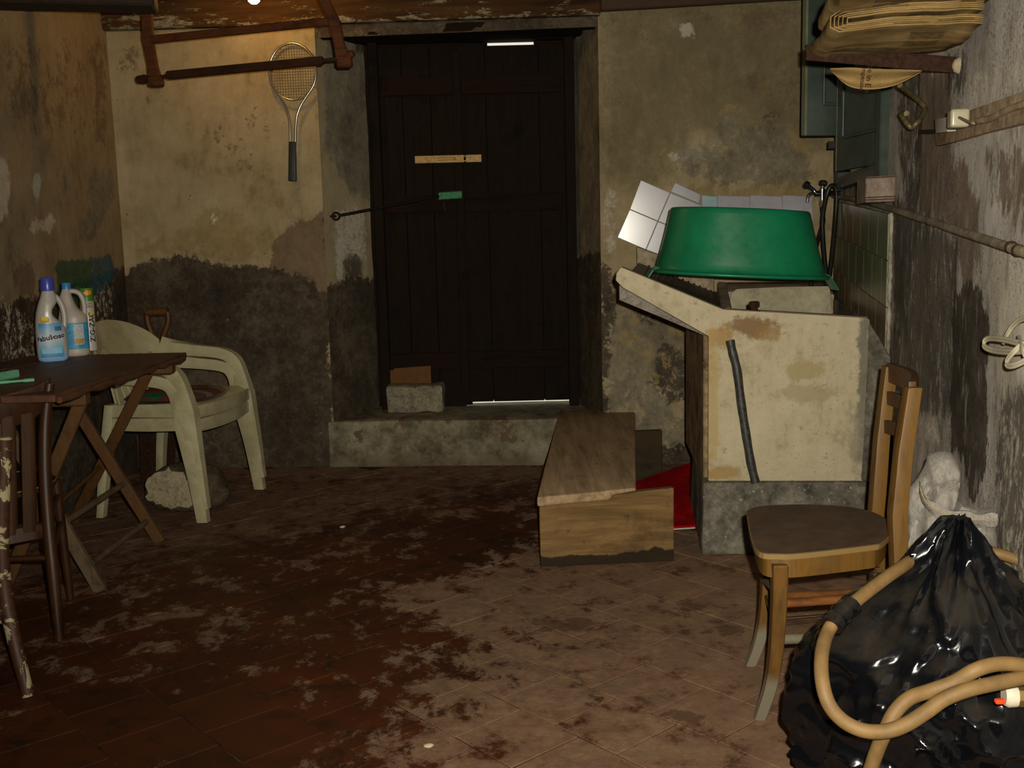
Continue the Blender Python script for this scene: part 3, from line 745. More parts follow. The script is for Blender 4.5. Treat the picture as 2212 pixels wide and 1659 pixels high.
# divider at the foot of the washboard, back ledge, basin floor and the lighter basin end panel
mb = MB(); mb.hexa([S(.725, .5, .55), S(.80, .5, .55), S(.80, 1.32, .55), S(.725, 1.32, .55), S(.735, .5, .835), S(.775, .5, .835), S(.775, 1.32, .90), S(.735, 1.32, .90)])
mb.build('divider', M_CEMW, sink, bevel=.006)
mb = MB(); mb.hexa([S(.77, 1.0, .5), S(1.23, 1.0, .5), S(1.23, 1.39, .5), S(.77, 1.39, .5), S(.77, 1.0, .872), S(1.23, 1.0, .852), S(1.23, 1.39, .89), S(.77, 1.39, .895)])
mb.build('back_ledge', M_CEMW, sink, bevel=.01, seg=2, smooth=.8)
mb = MB(); mb.hexa([S(.73, .07, .46), S(1.23, .07, .46), S(1.23, 1.02, .46), S(.73, 1.02, .46), S(.73, .07, .5), S(1.23, .07, .5), S(1.23, 1.02, .52), S(.73, 1.02, .52)])
mb.build('basin_floor', M_CEMW, sink)
q = [SF(x, y, .985) for x, y in ((1580, 700), (1576, 650), (1580, 632), (1592, 624), (1700, 619), (1793, 618), (1800, 700))]
mb = MB(); mb.prism(q, SE2 * .02); mb.build('basin_end', cement_mat('pale_basin_stone', C('7f775f'), C('9a927a'), C('aaa28a')), sink, bevel=.006, seg=2)
# rusty stub, iron strip, black drain pipe
c0 = SF(1629, 672, .03)
mb = MB(); mb.lathe([(.022, -.03), (.020, -.005), (.013, 0), (.013, .012), (.019, .014), (.019, .030), (.012, .034)], c0, 12); mb.build('tap_stub', M_RUST, sink, smooth=.5)
mb = MB(); mb.beam(SF(1640, 672, .018), SF(1872, 685, .018), .03, .007); mb.build('iron_strip', plain('brown_painted_iron', C('4c3a2b'), .5, .4, .1), sink, bevel=.001)
pp = spline([SF(x, y, -.004) for x, y in ((1577, 735), (1582, 760), (1592, 800), (1601, 870), (1611, 935), (1622, 1000), (1632, 1042))], 6)
mb = MB(); mb.tube(pp, [.0155 + .0006 * math.sin(i * 1.1) for i in range(len(pp))], 12)
mb.build('drain_pipe', plain('black_bitumen_pipe', C('2e2d2a'), .5, .5, 0, .35, 60, .4), sink, smooth=1.2)

# ---- glazed tiles on the walls round the sink
def glaze(name, a, b, rough=.18):
    k = Mat(name, rough, .5); n = k.noise(k.pos(), 6, 5, .6); k.col(k.ramp(n, [(.35, a), (.65, b)])); return k.m
M_TW = glaze('white_glaze', C('83808a'), C('97939c'), .22); M_TB = glaze('pale_blue_glaze', C('7d97a0'), C('92a9ae')); M_TG = glaze('olive_glaze', C('5f614c'), C('77725b'), .35)
M_TN = glaze('brown_glaze', C('685944'), C('7c6b52'), .4)
def bw(x, y, off=.012): return ON(x, y, (0, YB(0) - off, 0), (0.075, 1, 0))
def tile4(px, mat, parent, onp, th):
    P = [onp(x, y) for x, y in px]; c = sum(P) / 4; P = [c + (p - c) * .985 for p in P]
    mb = MB(); mb.prism(P, th); return mb.build('wall_tile', mat, parent, bevel=.0018)
thb = V(0.075, 1, 0) * .014
G = {(0, 0): (1384, 388), (1, 0): (1448, 416), (2, 0): (1518, 444), (0, 1): (1360, 452), (1, 1): (1421, 478), (2, 1): (1490, 506), (0, 2): (1333, 513), (1, 2): (1395, 540), (2, 2): (1458, 567)}
for i in range(2):
    for j in range(2):
        tile4([G[(i, j)], G[(i + 1, j)], G[(i + 1, j + 1)], G[(i, j + 1)]], M_TW, wall_back, bw, thb)
tile4([(1458, 394), (1514, 420), (1510, 440), (1448, 414)], M_TW, wall_back, bw, thb)
xs = [1516, 1549, 1620, 1690, 1756]
for a, b in zip(xs[:-1], xs[1:]):
    tile4([(a, 421), (b, 424), (b, 494), (a, 491)], M_TB if a == 1516 else M_TW, wall_back, bw, thb)
# right wall: three courses, sloping gently to the front
def rw(x, y): return PR(x, y, .014)
d3 = -RN * .014
zt_b, zt_f = 1.262, 1.176
Y0, Y1 = 3.52, 4.90; ncol = 7
for r in range(3):
    off = .5 if r == 1 else 0
    ys = [Y0] + [Y0 + (j + .5 * (off > 0)) * (Y1 - Y0) / ncol for j in range(0 if off else 1, ncol + 1)]
    ys = sorted(set([y for y in ys if y <= Y1] + [Y1]))
    for a, b in zip(ys[:-1], ys[1:]):
        P = []
        for Y, rr in ((a, r), (b, r), (b, r + 1), (a, r + 1)):
            t = (Y - Y0) / (Y1 - Y0); z = zt_f + (zt_b - zt_f) * t - rr * .158
            P.append(V(XR(Y), Y, z) + RN * .015)
        c = sum(P) / 4; P = [c + (p - c) * .982 for p in P]
        mb = MB(); mb.prism(P, -RN * .013)
        mb.build('wall_tile', M_TN if (r == 2 or (r == 0 and 4.05 < a < 4.45)) else M_TG, wall_right, bevel=.0012)
# ragged plaster strip at the front end of the tiles
pa = [V(XR(3.50), 3.50, z) + RN * .008 for z in np.linspace(.70, 1.18, 26)]
mb = MB(); mb.tube(pa, [.007 + .006 * nz((1, 3, p[2]), 26, 3) for p in pa], 8)
mb.build('plaster_strip', cement_mat('pale_plaster_strip', C('57534a'), C('857e70'), C('a09888')), wall_right, smooth=1)

# ---- green basin upside down on the sink
M_TUB = Mat('green_plastic', .33, .45); k = M_TUB; n = k.noise(k.obj(), 5, 5, .6)
k.col(k.ramp(n, [(.35, C('0d6442')), (.65, C('14734d'))])); k.rgh(k.ramp(k.noise(k.obj(), 30, 6, .7), [(.3, (.28, .28, .28, 1)), (.7, (.48, .48, .48, 1))])); M_TUB = k.m
tc = V(.945, 4.28, .962)
tub = thing('washing_basin', tc, 'large green plastic basin turned upside down on the sink', 'basin')
def tilt(p):
    q = np.array(p, float) - tc; return tc + V(q[0], q[1], q[2] - q[0] * .062)
prof = [(.350, -.012), (.352, .0), (.345, .004), (.338, .014), (.335, .035), (.318, .09), (.300, .16), (.284, .230), (.280, .248), (.273, .255), (.235, .257)]
mb = MB(); rings = []
def tubring(r, z, n=56):
    return [tilt(tc + V(math.copysign(abs(math.cos(t)) ** .9, math.cos(t)) * r, math.copysign(abs(math.sin(t)) ** .9, math.sin(t)) * r * .82, z)) for t in np.linspace(0, 2 * math.pi, n, endpoint=False)]
rings = [tubring(r, z) for r, z in prof] + [tubring(.10, .257), tubring(.004, .257)]
inner = [tubring(r - .006, z - .004) for r, z in [(.10, .253), (.235, .25), (.268, .246), (.286, .222), (.300, .16), (.318, .09), (.335, .03), (.350, -.008)]]
mb.loft(rings, cap=False); mb.loft(inner, cap=False)
mb.build('body', M_TUB, tub, smooth=.9)
rim = tubring(.351, -.006, 72); mb = MB(); mb.tube(rim + [rim[0]], .0075, 8, cap=False); mb.build('rim', M_TUB, tub, smooth=1.2)
for s in (-1, 1):
    x0 = tc[0] + s * .345
    P = [(x0 - s * .02, -.055, .012), (x0 - s * .02, .055, .012), (x0 + s * .012, .055, -.002), (x0 + s * .012, -.055, -.002), (x0 + s * .05, .05, -.058), (x0 + s * .05, -.05, -.058)]
    mb = MB(); vv = [tilt(V(a, tc[1] + b, tc[2] + c)) for a, b, c in P]
    mb.prism([vv[0], vv[1], vv[2], vv[3]], (0, 0, .006)); mb.prism([vv[3], vv[2], vv[4], vv[5]], (s * .004, 0, .006))
    mb.build('handle', M_TUB, tub, bevel=.002)

# ---- chrome tap on the pipe end, with its black hoses
M_CHR = Mat('chrome', .12, .5, 1.0).col(C('c9c9cf')).m
M_BLK = plain('black_plastic', C('141312'), .35, .45, 0, .2, 30)
def TY(x, y, Y=4.78): return AY(x, y, Y)
tap0 = TY(1776, 418)
tap = thing('tap', tap0, 'chrome tap with black knobs above the right end of the sink', 'tap')
mb = MB(); wall_pt = V(XR(4.80) - .006, 4.80, tap0[2]); mb.tube([wall_pt, tap0 + V(.02, 0, 0), tap0 - V(.03, 0, 0), TY(1758, 412)], [.013, .013, .014, .011], 12); mb.tube([tap0 + V(0, 0, .02), tap0 - V(0, 0, .03)], .015, 12); mb.build('tap_body', M_CHR, tap, smooth=.8)
sp = spline([TY(1762, 414), TY(1752, 418), TY(1746, 424), TY(1744, 436)], 5); mb = MB(); mb.tube(sp, .008, 10); mb.build('spout', M_CHR, tap, smooth=1)
for (a, b) in (((1760, 412), (1742, 400)), ((1776, 410), (1778, 396))):
    mb = MB(); mb.tube([TY(*a), TY(*b)], [.008, .012], 10); kn = mb.build('spindle', M_CHR, tap, smooth=.8)
    e = TY(*b); d = unit(TY(*b) - TY(*a)); mb = MB(); mb.tube([e - d * .012, e - d * .008, e + d * .008, e + d * .014], [.014, .020, .020, .013], 6); mb.build('knob', M_BLK, kn, bevel=.002)
mb = MB(); mb.tube([tap0 - V(0, 0, .03), tap0 - V(0, 0, .055)], .012, 6); mb.build('hose_nut', plain('dull_nickel', C('8f8a7c'), .35, .5, .8), tap)
M_HOSE = plain('black_rubber', C('12130f'), .4, .4, 0, .25, 50)
h = thing('rubber_hose', TY(1776, 445), 'black rubber hose hanging straight down from the tap nut behind the green basin', 'hose')
mb = MB(); mb.tube(spline([TY(1776, 446), TY(1777, 460), TY(1778, 480), TY(1771, 505), TY(1764, 530, 4.76), TY(1757, 570, 4.74), TY(1752, 615, 4.7), TY(1748, 655, 4.68)], 6), .0105, 10); mb.build('hose', M_HOSE, h, smooth=1)
h = thing('rubber_hose', TY(1806, 420), 'black rubber hose looped over the tap with a nickel end hanging into the sink', 'hose')
mb = MB(); mb.tube(spline([TY(1786, 640, 4.62), TY(1783, 580, 4.66), TY(1778, 520, 4.70), TY(1777, 470, 4.72), TY(1785, 425, 4.735), TY(1793, 404, 4.73), TY(1801, 402, 4.72), TY(1807, 418, 4.71), TY(1805, 470, 4.70), TY(1799, 540, 4.66), TY(1792, 600, 4.62), TY(1789, 640, 4.60)], 6), .0105, 10); mb.build('hose', M_HOSE, h, smooth=1)
mb = MB(); mb.tube([TY(1789, 640, 4.60), TY(1790, 652, 4.60), TY(1792, 656, 4.60), TY(1792, 664, 4.60)], [.012, .012, .016, .016], 8); mb.build('hose_end', plain('nickel_end', C('a39e92'), .3, .5, .8), h)

# ================================================================== WOODEN PLANK STEP
def old_wood(name, a, b, d, axis, stain=.5):
    k = Mat(name, .85, .2); P = k.obj(); sc = [26, 26, 26]; sc[axis] = 2.2
    g = k.noise(k.map(P, tuple(sc)), 1, 7, .68, .3); n = k.noise(P, 5, 7, .68); n3 = k.noise(P, 22, 6, .7)
    c = k.ramp(g, [(.3, a), (.5, b), (.68, d)])
    c = k.mix(k.math('MULTIPLY', k.step(n, .52, .68), stain), c, C('2a1d11')); c = k.mix(k.math('MULTIPLY', k.step(n3, .6, .68), .5), c, C('241a10'))
    k.col(c); k.bump(g, .35, .003); return k
PT = old_wood('weathered_plank_top', C('6b5841'), C('8e775a'), C('a38b69'), 1, .25).m
kf = old_wood('weathered_board_front', C('4b3823'), C('69502f'), C('80653f'), 0, .45)
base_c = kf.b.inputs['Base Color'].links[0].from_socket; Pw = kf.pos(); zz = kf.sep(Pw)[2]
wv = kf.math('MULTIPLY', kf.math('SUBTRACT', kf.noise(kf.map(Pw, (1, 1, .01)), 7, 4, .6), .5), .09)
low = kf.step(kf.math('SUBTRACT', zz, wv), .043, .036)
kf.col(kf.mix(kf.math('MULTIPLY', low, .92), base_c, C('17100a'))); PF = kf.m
bench = thing('plank_step', FL(1168, 1225), 'low step of a weathered plank on board ends leading up to the door', 'step')
f0 = FL(1168, 1225); f1 = FL(1456, 1213); fd = unit(f1 - f0); fz = V(fd[1], -fd[0], 0)
zp = .262
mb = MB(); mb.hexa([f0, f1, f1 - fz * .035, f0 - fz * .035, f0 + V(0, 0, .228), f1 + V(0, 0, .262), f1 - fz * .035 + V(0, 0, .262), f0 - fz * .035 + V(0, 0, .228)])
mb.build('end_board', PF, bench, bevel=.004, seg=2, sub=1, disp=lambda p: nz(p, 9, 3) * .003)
a0 = FL(1160, 1072, zp); a1 = FL(1373, 1052, zp); b1 = FL(1372, 881, zp); b0 = FL(1208, 886, zp)
dpl = unit(b0 - a0); ln = 1.75
mb = MB(); t_ = V(0, 0, -.034); a0 = a0 - dpl * .012; a1 = a1 - dpl * .012
b0 = a0 + unit(b0 - a0) * ln; b1 = a1 + unit(b1 - a1) * ln
mb.prism([a0, a1, b1, b0], t_); mb.build('plank', PT, bench, bevel=.008, seg=2, smooth=.6, sub=2, disp=lambda p: nz(p, 7, 3) * .003)
r1 = FL(1431, 1032); r0 = r1 - fd * .45
mb = MB(); mb.hexa([r0, r1, r1 - fz * .03, r0 - fz * .03] + [p + V(0, 0, .226) for p in (r0, r1, r1 - fz * .03, r0 - fz * .03)])
mb.build('end_board', wood('dark_support_board', C('1d150c'), C('33260f'), 0, 7, .8), bench, bevel=.004)

# ================================================================== RED MAT
M_RED = Mat('red_pile', .98, .05); k = M_RED; n = k.noise(k.obj(), 160, 4, .7); n2 = k.noise(k.obj(), 12, 5, .6)
k.col(k.ramp(k.math('ADD', k.math('MULTIPLY', n, .5), k.math('MULTIPLY', n2, .5)), [(.35, C('5e0505')), (.65, C('b51010'))])); k.bump(n, .8, .006); M_RED = k.m
c1, c2, c3, c4 = FL(1330, 1160), FL(1502, 1146), FL(1506, 1014), FL(1368, 1052)
mat_o = thing('floor_mat', (c1 + c2 + c3 + c4) / 4, 'small bright red mat on the floor between plank step and sink', 'mat')
def sheet(c1, c2, c3, c4, nu, nv, hf, th):
    vs = []; fs = []
    for top in (1, 0):
        for j in range(nv + 1):
            for i in range(nu + 1):
                u, v = i / nu, j / nv; p = c1 * (1 - u) * (1 - v) + c2 * u * (1 - v) + c3 * u * v + c4 * (1 - u) * v
                vs.append(p + V(0, 0, hf(u, v, p) + th * top))
    n = (nu + 1) * (nv + 1)
    for j in range(nv):
        for i in range(nu):
            q = j * (nu + 1) + i; fs.append((q, q + 1, q + nu + 2, q + nu + 1)); fs.append((n + q, n + q + nu + 1, n + q + nu + 2, n + q + 1))
    B = [j * (nu + 1) for j in range(nv + 1)] + [nv * (nu + 1) + i for i in range(1, nu + 1)] + [(nu + 1) * j + nu for j in range(nv - 1, -1, -1)] + [i for i in range(nu - 1, 0, -1)]
    for a, b in zip(B, B[1:] + B[:1]): fs.append((a, b, n + b, n + a))
    return vs, fs
mb = MB(); mb.add(*sheet(c1, c2, c3, c4, 14, 30, lambda u, v, p: .006 + .05 * max(0, v - .75) * 2 * u + .006 * (1 + nz(p, 9, 2)), .010)); mb.build('pile', M_RED, mat_o, smooth=.8)
mb = MB(); mb.add(*sheet(c1 + V(.003, -.006, 0), c2 + V(-.002, -.006, 0), c2 + (c3 - c2) * .02, c1 + (c4 - c1) * .02, 14, 1, lambda u, v, p: .004 + .006 * (1 + nz(p, 9, 2)), .004)); mb.build('backing_edge', plain('white_backing', C('b9b4a8'), .8), mat_o)
# ================================================================== WOODEN CHAIR ON THE RIGHT
M_OAK = wood('honey_varnished_wood', C('402a0c'), C('5f4115'), 2, 8, .5, .3, dust=C('4f4635'), dustamt=.15)
M_OAKD = wood('chair_rail_wood', C('331f0c'), C('4b2e11'), 0, 8, .5, .4)
M_PLYT = plain('dusty_ply_top', C('473729'), .8, .2, 0, .15, 18)
k = Mat('ply_edge', .7, .2); w_ = k.wave(k.pos(), 95, .4, 1, 1, 'Z'); k.col(k.ramp(w_, [(.3, C('503c20')), (.6, C('846a40'))])); M_PLYE = k.m
seat_z = .425
ch_o = V(.72, 2.42, 0)
chair = thing('wooden_chair', ch_o, 'honey brown wooden chair with a rounded plywood seat beside the sink', 'chair')
# posts: bottom, seat, top
near_top, near_mid = AY(1972, 835, 2.33), AY(1938, 1110, 2.30)
far_top, far_mid = AY(1922, 790, 2.72), AY(1893, 1100, 2.68)
def post(top, mid, foot, w):
    mb = MB(); pts = [foot, mid, mid + (top - mid) * .5 + V(-.004, 0, 0), top]; ws = [w * .85, w, w * .95, w * .9]; rings = []
    for p, ww in zip(pts, ws):
        p = np.array(p, float); rings.append([p + V(-ww * .5, -ww * .55, 0), p + V(ww * .5, -ww * .55, 0), p + V(ww * .5, ww * .55, 0), p + V(-ww * .5, ww * .55, 0)])
    mb.loft(rings); return mb.build('rear_leg', M_OAK, chair, bevel=.004, seg=2, smooth=.7)
post(near_top, near_mid, V(near_mid[0] + .02, near_mid[1] - .02, .0), .036)
post(far_top, far_mid, V(far_mid[0] + .02, far_mid[1] + .02, .0), .036)
def pl(p, q, t): return p + (q - p) * t
# crest and two lower back slats, bowed backwards
for zt, hh, th, ht in ((.955, .050, .018, 0), (.78, .036, .014, 0), (.58, .036, .014, 0)):
    A_ = pl(near_mid, near_top, zt); B_ = pl(far_mid, far_top, zt); pts = []
    for i in range(9):
        t = i / 8; p = pl(A_, B_, t); p = p + V(.030 * math.sin(math.pi * t), 0, 0); pts.append(p)
    rings = [[p + V(-th / 2, 0, -hh / 2), p + V(th / 2, 0, -hh / 2), p + V(th / 2, 0, hh / 2), p + V(-th / 2, 0, hh / 2)] for p in pts]
    mb = MB(); mb.loft(rings); mb.build('back_slat' if zt < .9 else 'crest_rail', M_OAKD, chair, bevel=.003, seg=2, smooth=.7)
# seat: rounded plywood sheet
so = [FL(x, y, seat_z) for x, y in ((1612, 1104), (1640, 1094), (1720, 1090), (1800, 1092), (1850, 1098), (1890, 1108), (1922, 1128), (1925, 1150), (1905, 1172), (1880, 1178), (1780, 1190), (1720, 1196), (1685, 1197), (1640, 1192), (1622, 1160))]
cl = spline(so + [so[0]], 4)[:-1]
mb = MB(); mb.prism([p + V(0, 0, -.013) for p in cl], (0, 0, .0125)); seat = mb.build('seat', M_PLYE, chair)
mb = MB(); cc = sum(cl) / len(cl); mb.prism([cc + (p - cc) * .992 + V(0, 0, -.0006) for p in cl], (0, 0, .0016)); mb.build('seat_veneer', M_PLYT, seat)
# apron under the seat
ap = [cc + (p - cc) * .93 + V(0, 0, -.013) for p in cl]; api = [cc + (p - cc) * .83 + V(0, 0, -.013) for p in cl]; n_ = len(ap)
vs = ap + api + [p - V(0, 0, .045) for p in ap] + [p - V(0, 0, .045) for p in api]; fs = []
for i in range(n_):
    j = (i + 1) % n_; fs += [(i, j, 2 * n_ + j, 2 * n_ + i), (n_ + j, n_ + i, 3 * n_ + i, 3 * n_ + j), (2 * n_ + i, 2 * n_ + j, 3 * n_ + j, 3 * n_ + i)]
mb = MB(); mb.add(vs, fs); mb.build('apron', M_OAK, chair, smooth=.7)
# front legs, sabre curved
def fleg(px, Y0, Y1):
    pts = [AY(x, y, Y0 + (Y1 - Y0) * i / (len(px) - 1)) for i, (x, y) in enumerate(px)]; P = spline(pts, 5); rings = []
    for i, p in enumerate(P):
        t = i / (len(P) - 1); w = .034 - .008 * t; rings.append([p + V(-w / 2, -w / 2, 0), p + V(w / 2, -w / 2, 0), p + V(w / 2, w / 2, 0), p + V(-w / 2, w / 2, 0)])
    mb = MB(); mb.loft(rings); return mb
M_LEG = Mat('worn_leg_wood', .6, .3); k = M_LEG; z_ = k.sep(k.pos())[2]; g = k.noise(k.map(k.obj(), (34, 34, 4)), 1, 6, .65)
c = k.ramp(g, [(.3, C('3b270c')), (.6, C('5a3e16'))]); c = k.mix(k.math('MULTIPLY', k.step(k.math('ADD', z_, k.math('MULTIPLY', k.math('SUBTRACT', g, .5), .06)), .13, .09), .8), c, C('6b6658')); k.col(c); M_LEG = k.m
fleg([(1684, 1218), (1682, 1300), (1676, 1400), (1664, 1480), (1640, 1553)], 2.20, 2.285).build('front_leg', M_LEG, chair, bevel=.003, smooth=.6)
fleg([(1660, 1150), (1658, 1260), (1650, 1340), (1637, 1395), (1620, 1438)], 2.56, 2.585).build('front_leg', M_LEG, chair, bevel=.003, smooth=.6)
M_ROD = wood('stretcher_wood', C('4a2a14'), C('6d421d'), 0, 9, .6)
mb = MB(); mb.tube([AY(1672, 1305, 2.22), AY(1900, 1290, 2.29)], .010, 10); mb.build('stretcher', M_ROD, chair, smooth=1)
mb = MB(); mb.tube([AY(1665, 1382, 2.24), AY(1905, 1372, 2.30)], .012, 10); mb.build('stretcher', plain('greyed_stretcher', C('5d5545'), .8), chair, smooth=1)
mb = MB(); mb.tube([AY(1652, 1290, 2.57), AY(1900, 1277, 2.68)], .010, 10); mb.build('stretcher', M_ROD, chair, smooth=1)
mb = MB(); mb.tube([AY(1680, 1275, 2.21), AY(1654, 1255, 2.57)], .011, 10); mb.build('stretcher', plain('greyed_rod', C('6d6552'), .8), chair, smooth=1)
for a, b in (((1690, 1222), (1900, 1238)), ((1690, 1228), (1900, 1225)), ((1676, 1335), (1800, 1326)), ((1676, 1342), (1800, 1330))):
    mb = MB(); mb.tube([AY(*a, 2.22), AY(*b, 2.28)], .0011, 5); mb.build('binding_wire', M_IRON, chair)
mb = MB(); mb.tube([AY(1655, 1285, 2.4), AY(1666, 1340, 2.30), AY(1664, 1360, 2.26)], .0014, 5); mb.build('binding_wire', M_IRON, chair)

# ================================================================== WHITE WOVEN SACK
def pillow(outline, c, ux, uy, un, thick, res=46, wr=None, back=.35):
    """cushion-like closed mesh filling a 2-D outline (metres on ux, uy)"""
    O = np.array(outline); lo = O.min(0); hi = O.max(0)
    gx = np.linspace(lo[0], hi[0], res); gy = np.linspace(lo[1], hi[1], res)
    # radial fill
    cen = O.mean(0); n = len(O); R = 16; vs = []; fs = []
    for side in (1, -back):
        for r in range(R + 1):
            f = r / R
            for i in range(n):
                p = cen + (O[i] - cen) * f; h = thick * math.sqrt(max(0, 1 - f ** 2.6)) * side
                w = c + ux * p[0] + uy * p[1]
                if wr and side > 0: h += wr(p, f) * min(1, (1 - f) * 5)
                vs.append(w + un * h)
    m = (R + 1) * n
    for s in (0, 1):
        for r in range(R):
            for i in range(n):
                j = (i + 1) % n; q = (s * m + r * n + i, s * m + r * n + j, s * m + (r + 1) * n + j, s * m + (r + 1) * n + i); fs.append(q if s == 0 else q[::-1])
    for i in range(n):
        j = (i + 1) % n; fs.append((R * n + i, R * n + j, m + R * n + j, m + R * n + i))
    return vs, fs
k = Mat('woven_white_polypropylene', .42, .45); v = k.obj(); g = k.noise(k.map(v, (180, 180, 60)), 1, 3, .6); n = k.noise(v, 9, 6, .65)
w1 = k.wave(k.map(v, rot=(.3, .5, .2)), 130, .6, 2, 2, 'X'); w2 = k.wave(k.map(v, rot=(.3, .5, .2)), 130, .6, 2, 2, 'Z')
k.col(k.mix(k.math('MULTIPLY', k.step(n, .5, .68), .35), k.ramp(g, [(.3, C('706b64')), (.7, C('8f8a83'))]), C('7b6f62'))); k.bump(k.math('ADD', w1, k.math('ADD', w2, k.math('MULTIPLY', n, 3))), .45, .003); M_SACK = k.m
def sk(x, y, Y): return AY(x, y, Y)
sc_ = AY(2030, 1110, 2.30); sx = unit(V(1, -.3, 0)); sz = V(0, 0, 1); sn = unit(V(-.3, -1, .10))
sack = thing('woven_sack', V(sc_[0], sc_[1], 0), 'crumpled white woven sack slumped between chair and right wall', 'sack')
def onS(x, y):
    q = ON(x, y, sc_, sn) - sc_; return (q @ sx, q[2])
def wrk(p, f):
    a = nz((p[0] * 1.0, p[1] * .6, .3), 14, 3); b = abs(nz((p[0] + 3, p[1], .7), 9, 2))
    return .022 * a - .035 * (1 - min(1, b * 4)) * .8 + .012 * nz((p[0], p[1], 9), 30, 2)
px = [(2028, 972), (2050, 975), (2070, 1000), (2074, 1030), (2068, 1060), (2076, 1085), (2100, 1096), (2152, 1096), (2156, 1130), (2150, 1200), (2160, 1300), (2150, 1420), (2060, 1440), (1960, 1420), (1925, 1330), (1932, 1240), (1955, 1180), (1962, 1130), (1955, 1090), (1960, 1060), (1982, 1030), (1998, 1000), (2005, 980)]
o2 = [onS(*p) for p in px]
sp3 = spline([(a, b, 0) for a, b in o2 + o2[:1]], 3)[:-1]
mb = MB(); mb.add(*pillow([(p[0], p[1]) for p in sp3], sc_, sx, sz, sn, .060, wr=wrk, back=.25)); mb.build('sack_body', M_SACK, sack, smooth=1.0)
# folded hem with its stitched seam
hem = [(1986, 1052), (2000, 1085), (2035, 1108), (2080, 1118), (2120, 1122), (2154, 1122)]
hp = spline([ON(x, y, sc_ + sn * .062, sn) for x, y in hem], 5)
mb = MB(); rings = []
for i, p in enumerate(hp):
    wv = .028 + .006 * math.sin(i * .9); rings.append([p + sz * wv * .5 + sn * .006, p + sn * .014, p - sz * wv * .5 + sn * .006, p - sz * wv * .5 - sn * .004, p + sz * wv * .5 - sn * .004])
mb.loft(rings); hem_o = mb.build('hem', M_SACK, sack, smooth=.8)
mb = MB(); mb.tube([p + sn * .0145 + sz * .002 for p in hp], .0012, 5); mb.build('stitching', plain('tan_thread', C('8d7748'), .8), hem_o)

# ================================================================== BLACK BAG
k = Mat('black_polythene', .16, .5); v = k.obj(); n = k.noise(v, 5, 7, .7, .5); n2 = k.noise(v, 30, 6, .7)
up = k.sep(k.n('ShaderNodeNewGeometry').outputs['Normal'])[2]
dustf = k.math('MULTIPLY', k.step(k.math('ADD', k.math('MULTIPLY', up, .55), k.math('MULTIPLY', n, .6)), .55, 1.0), .4)
k.col(k.mix(dustf, C('07080b'), C('40382d'))); k.rgh(k.ramp(dustf, [(0, (.12, .12, .12, 1)), (.35, (.45, .45, .45, 1))]))
k.bump(k.math('ADD', k.math('MULTIPLY', k.voro(k.map(v, (1, 1, .8)), 16, 'DISTANCE_TO_EDGE'), .35), k.math('MULTIPLY', k.noise(v, 16, 3, .5), .4)), .3, .010); M_BAG = k.m
bc = V(.775, 1.87, 0)
bag = thing('rubbish_bag', bc, 'bulging glossy black plastic rubbish bag in the right foreground', 'bag')
def crease(q, sc):
    d, _p = mnoise.voronoi(Vector(q) * sc); return math.exp(-(d[1] - d[0]) * 4.5)
def bagp(t, s):
    """t angle, s 0 bottom .. 1 tied top"""
    z = .585 * s
    prof = np.interp(s, [0, .04, .15, .35, .50, .62, .75, .85, .93, 1.0], [.160, .195, .222, .232, .226, .200, .140, .085, .048, .014])
    lean = np.interp(s, [0, .5, 1], [0, .005, .055])
    c_, s_ = math.cos(t), math.sin(t)
    r = prof * (1 + .04 * math.cos(2 * t + .6))
    q = V(c_ * .9, s_ * .9, z * 3.0); up_ = max(0, s - .5) / .5
    w = V(nz(q, 1.3, 2), nz(q + 5, 1.3, 2), nz(q + 9, 1.3, 2)) * .5
    def rdg(v, sc): return 1 - min(1, abs(mnoise.noise(Vector(v * sc))) * 3.0)
    lo_ = min(1, s * 5 + .2)
    r += (.030 * rdg(q + w, 1.15) + .022 * rdg(q + w * .6 + 4.0, 2.5) + .009 * rdg(q + 8.0, 5.6) - .022) * lo_ * (1 - .45 * up_)
    pleat = 1 - abs(math.sin(t * 3.5 + 2.0 * nz((c_, s_, 3), 1.1, 2) + s * 1.6))
    r += prof * .26 * (pleat - .35) * up_
    zz = z + .010 * (rdg(q + 2.0, 1.6) - .5) * (s > .05)
    return bc + V(c_ * r + lean, s_ * r * .92 + .01 * up_, max(.001, zz))
NT_, NS_ = 150, 96; rings = [[bagp(2 * math.pi * i / NT_, j / NS_) for i in range(NT_)] for j in range(NS_ + 1)]
mb = MB(); mb.loft(rings); mb.build('bag_skin', M_BAG, bag, smooth=.9)
# gathered neck and a pulled-up corner where the hose passes under a fold
e = bagp(0, 1.0) * 0 + rings[-1][0]
tip = AY(2068, 1146, 1.88)
mb = MB(); rr = []
for i in range(9):
    s = i / 8; c_ = pl(np.mean(rings[-7], axis=0), tip, s); r = .026 * (1 - s) + .014
    rr.append([c_ + V(math.cos(t) * r * (1 + .2 * math.sin(5 * t + i * .5)), math.sin(t) * r * .7 * (1 + .2 * math.sin(5 * t + i * .5)), .012 * math.sin(3 * t) * (s > .8)) for t in np.linspace(0, 2 * math.pi, 26, endpoint=False)])
mb.loft(rr); mb.build('neck', M_BAG, bag, smooth=.6)
fa = spline([AY(*p) for p in ((1836, 1309, 1.745), (1822, 1322, 1.728), (1806, 1338, 1.71), (1797, 1352, 1.70))], 5)
mb = MB(); mb.tube(fa, [.020 + .005 * nz(p, 60, 2) for p in fa], 14, flat=.9); mb.build('fold', M_BAG, bag, smooth=1)
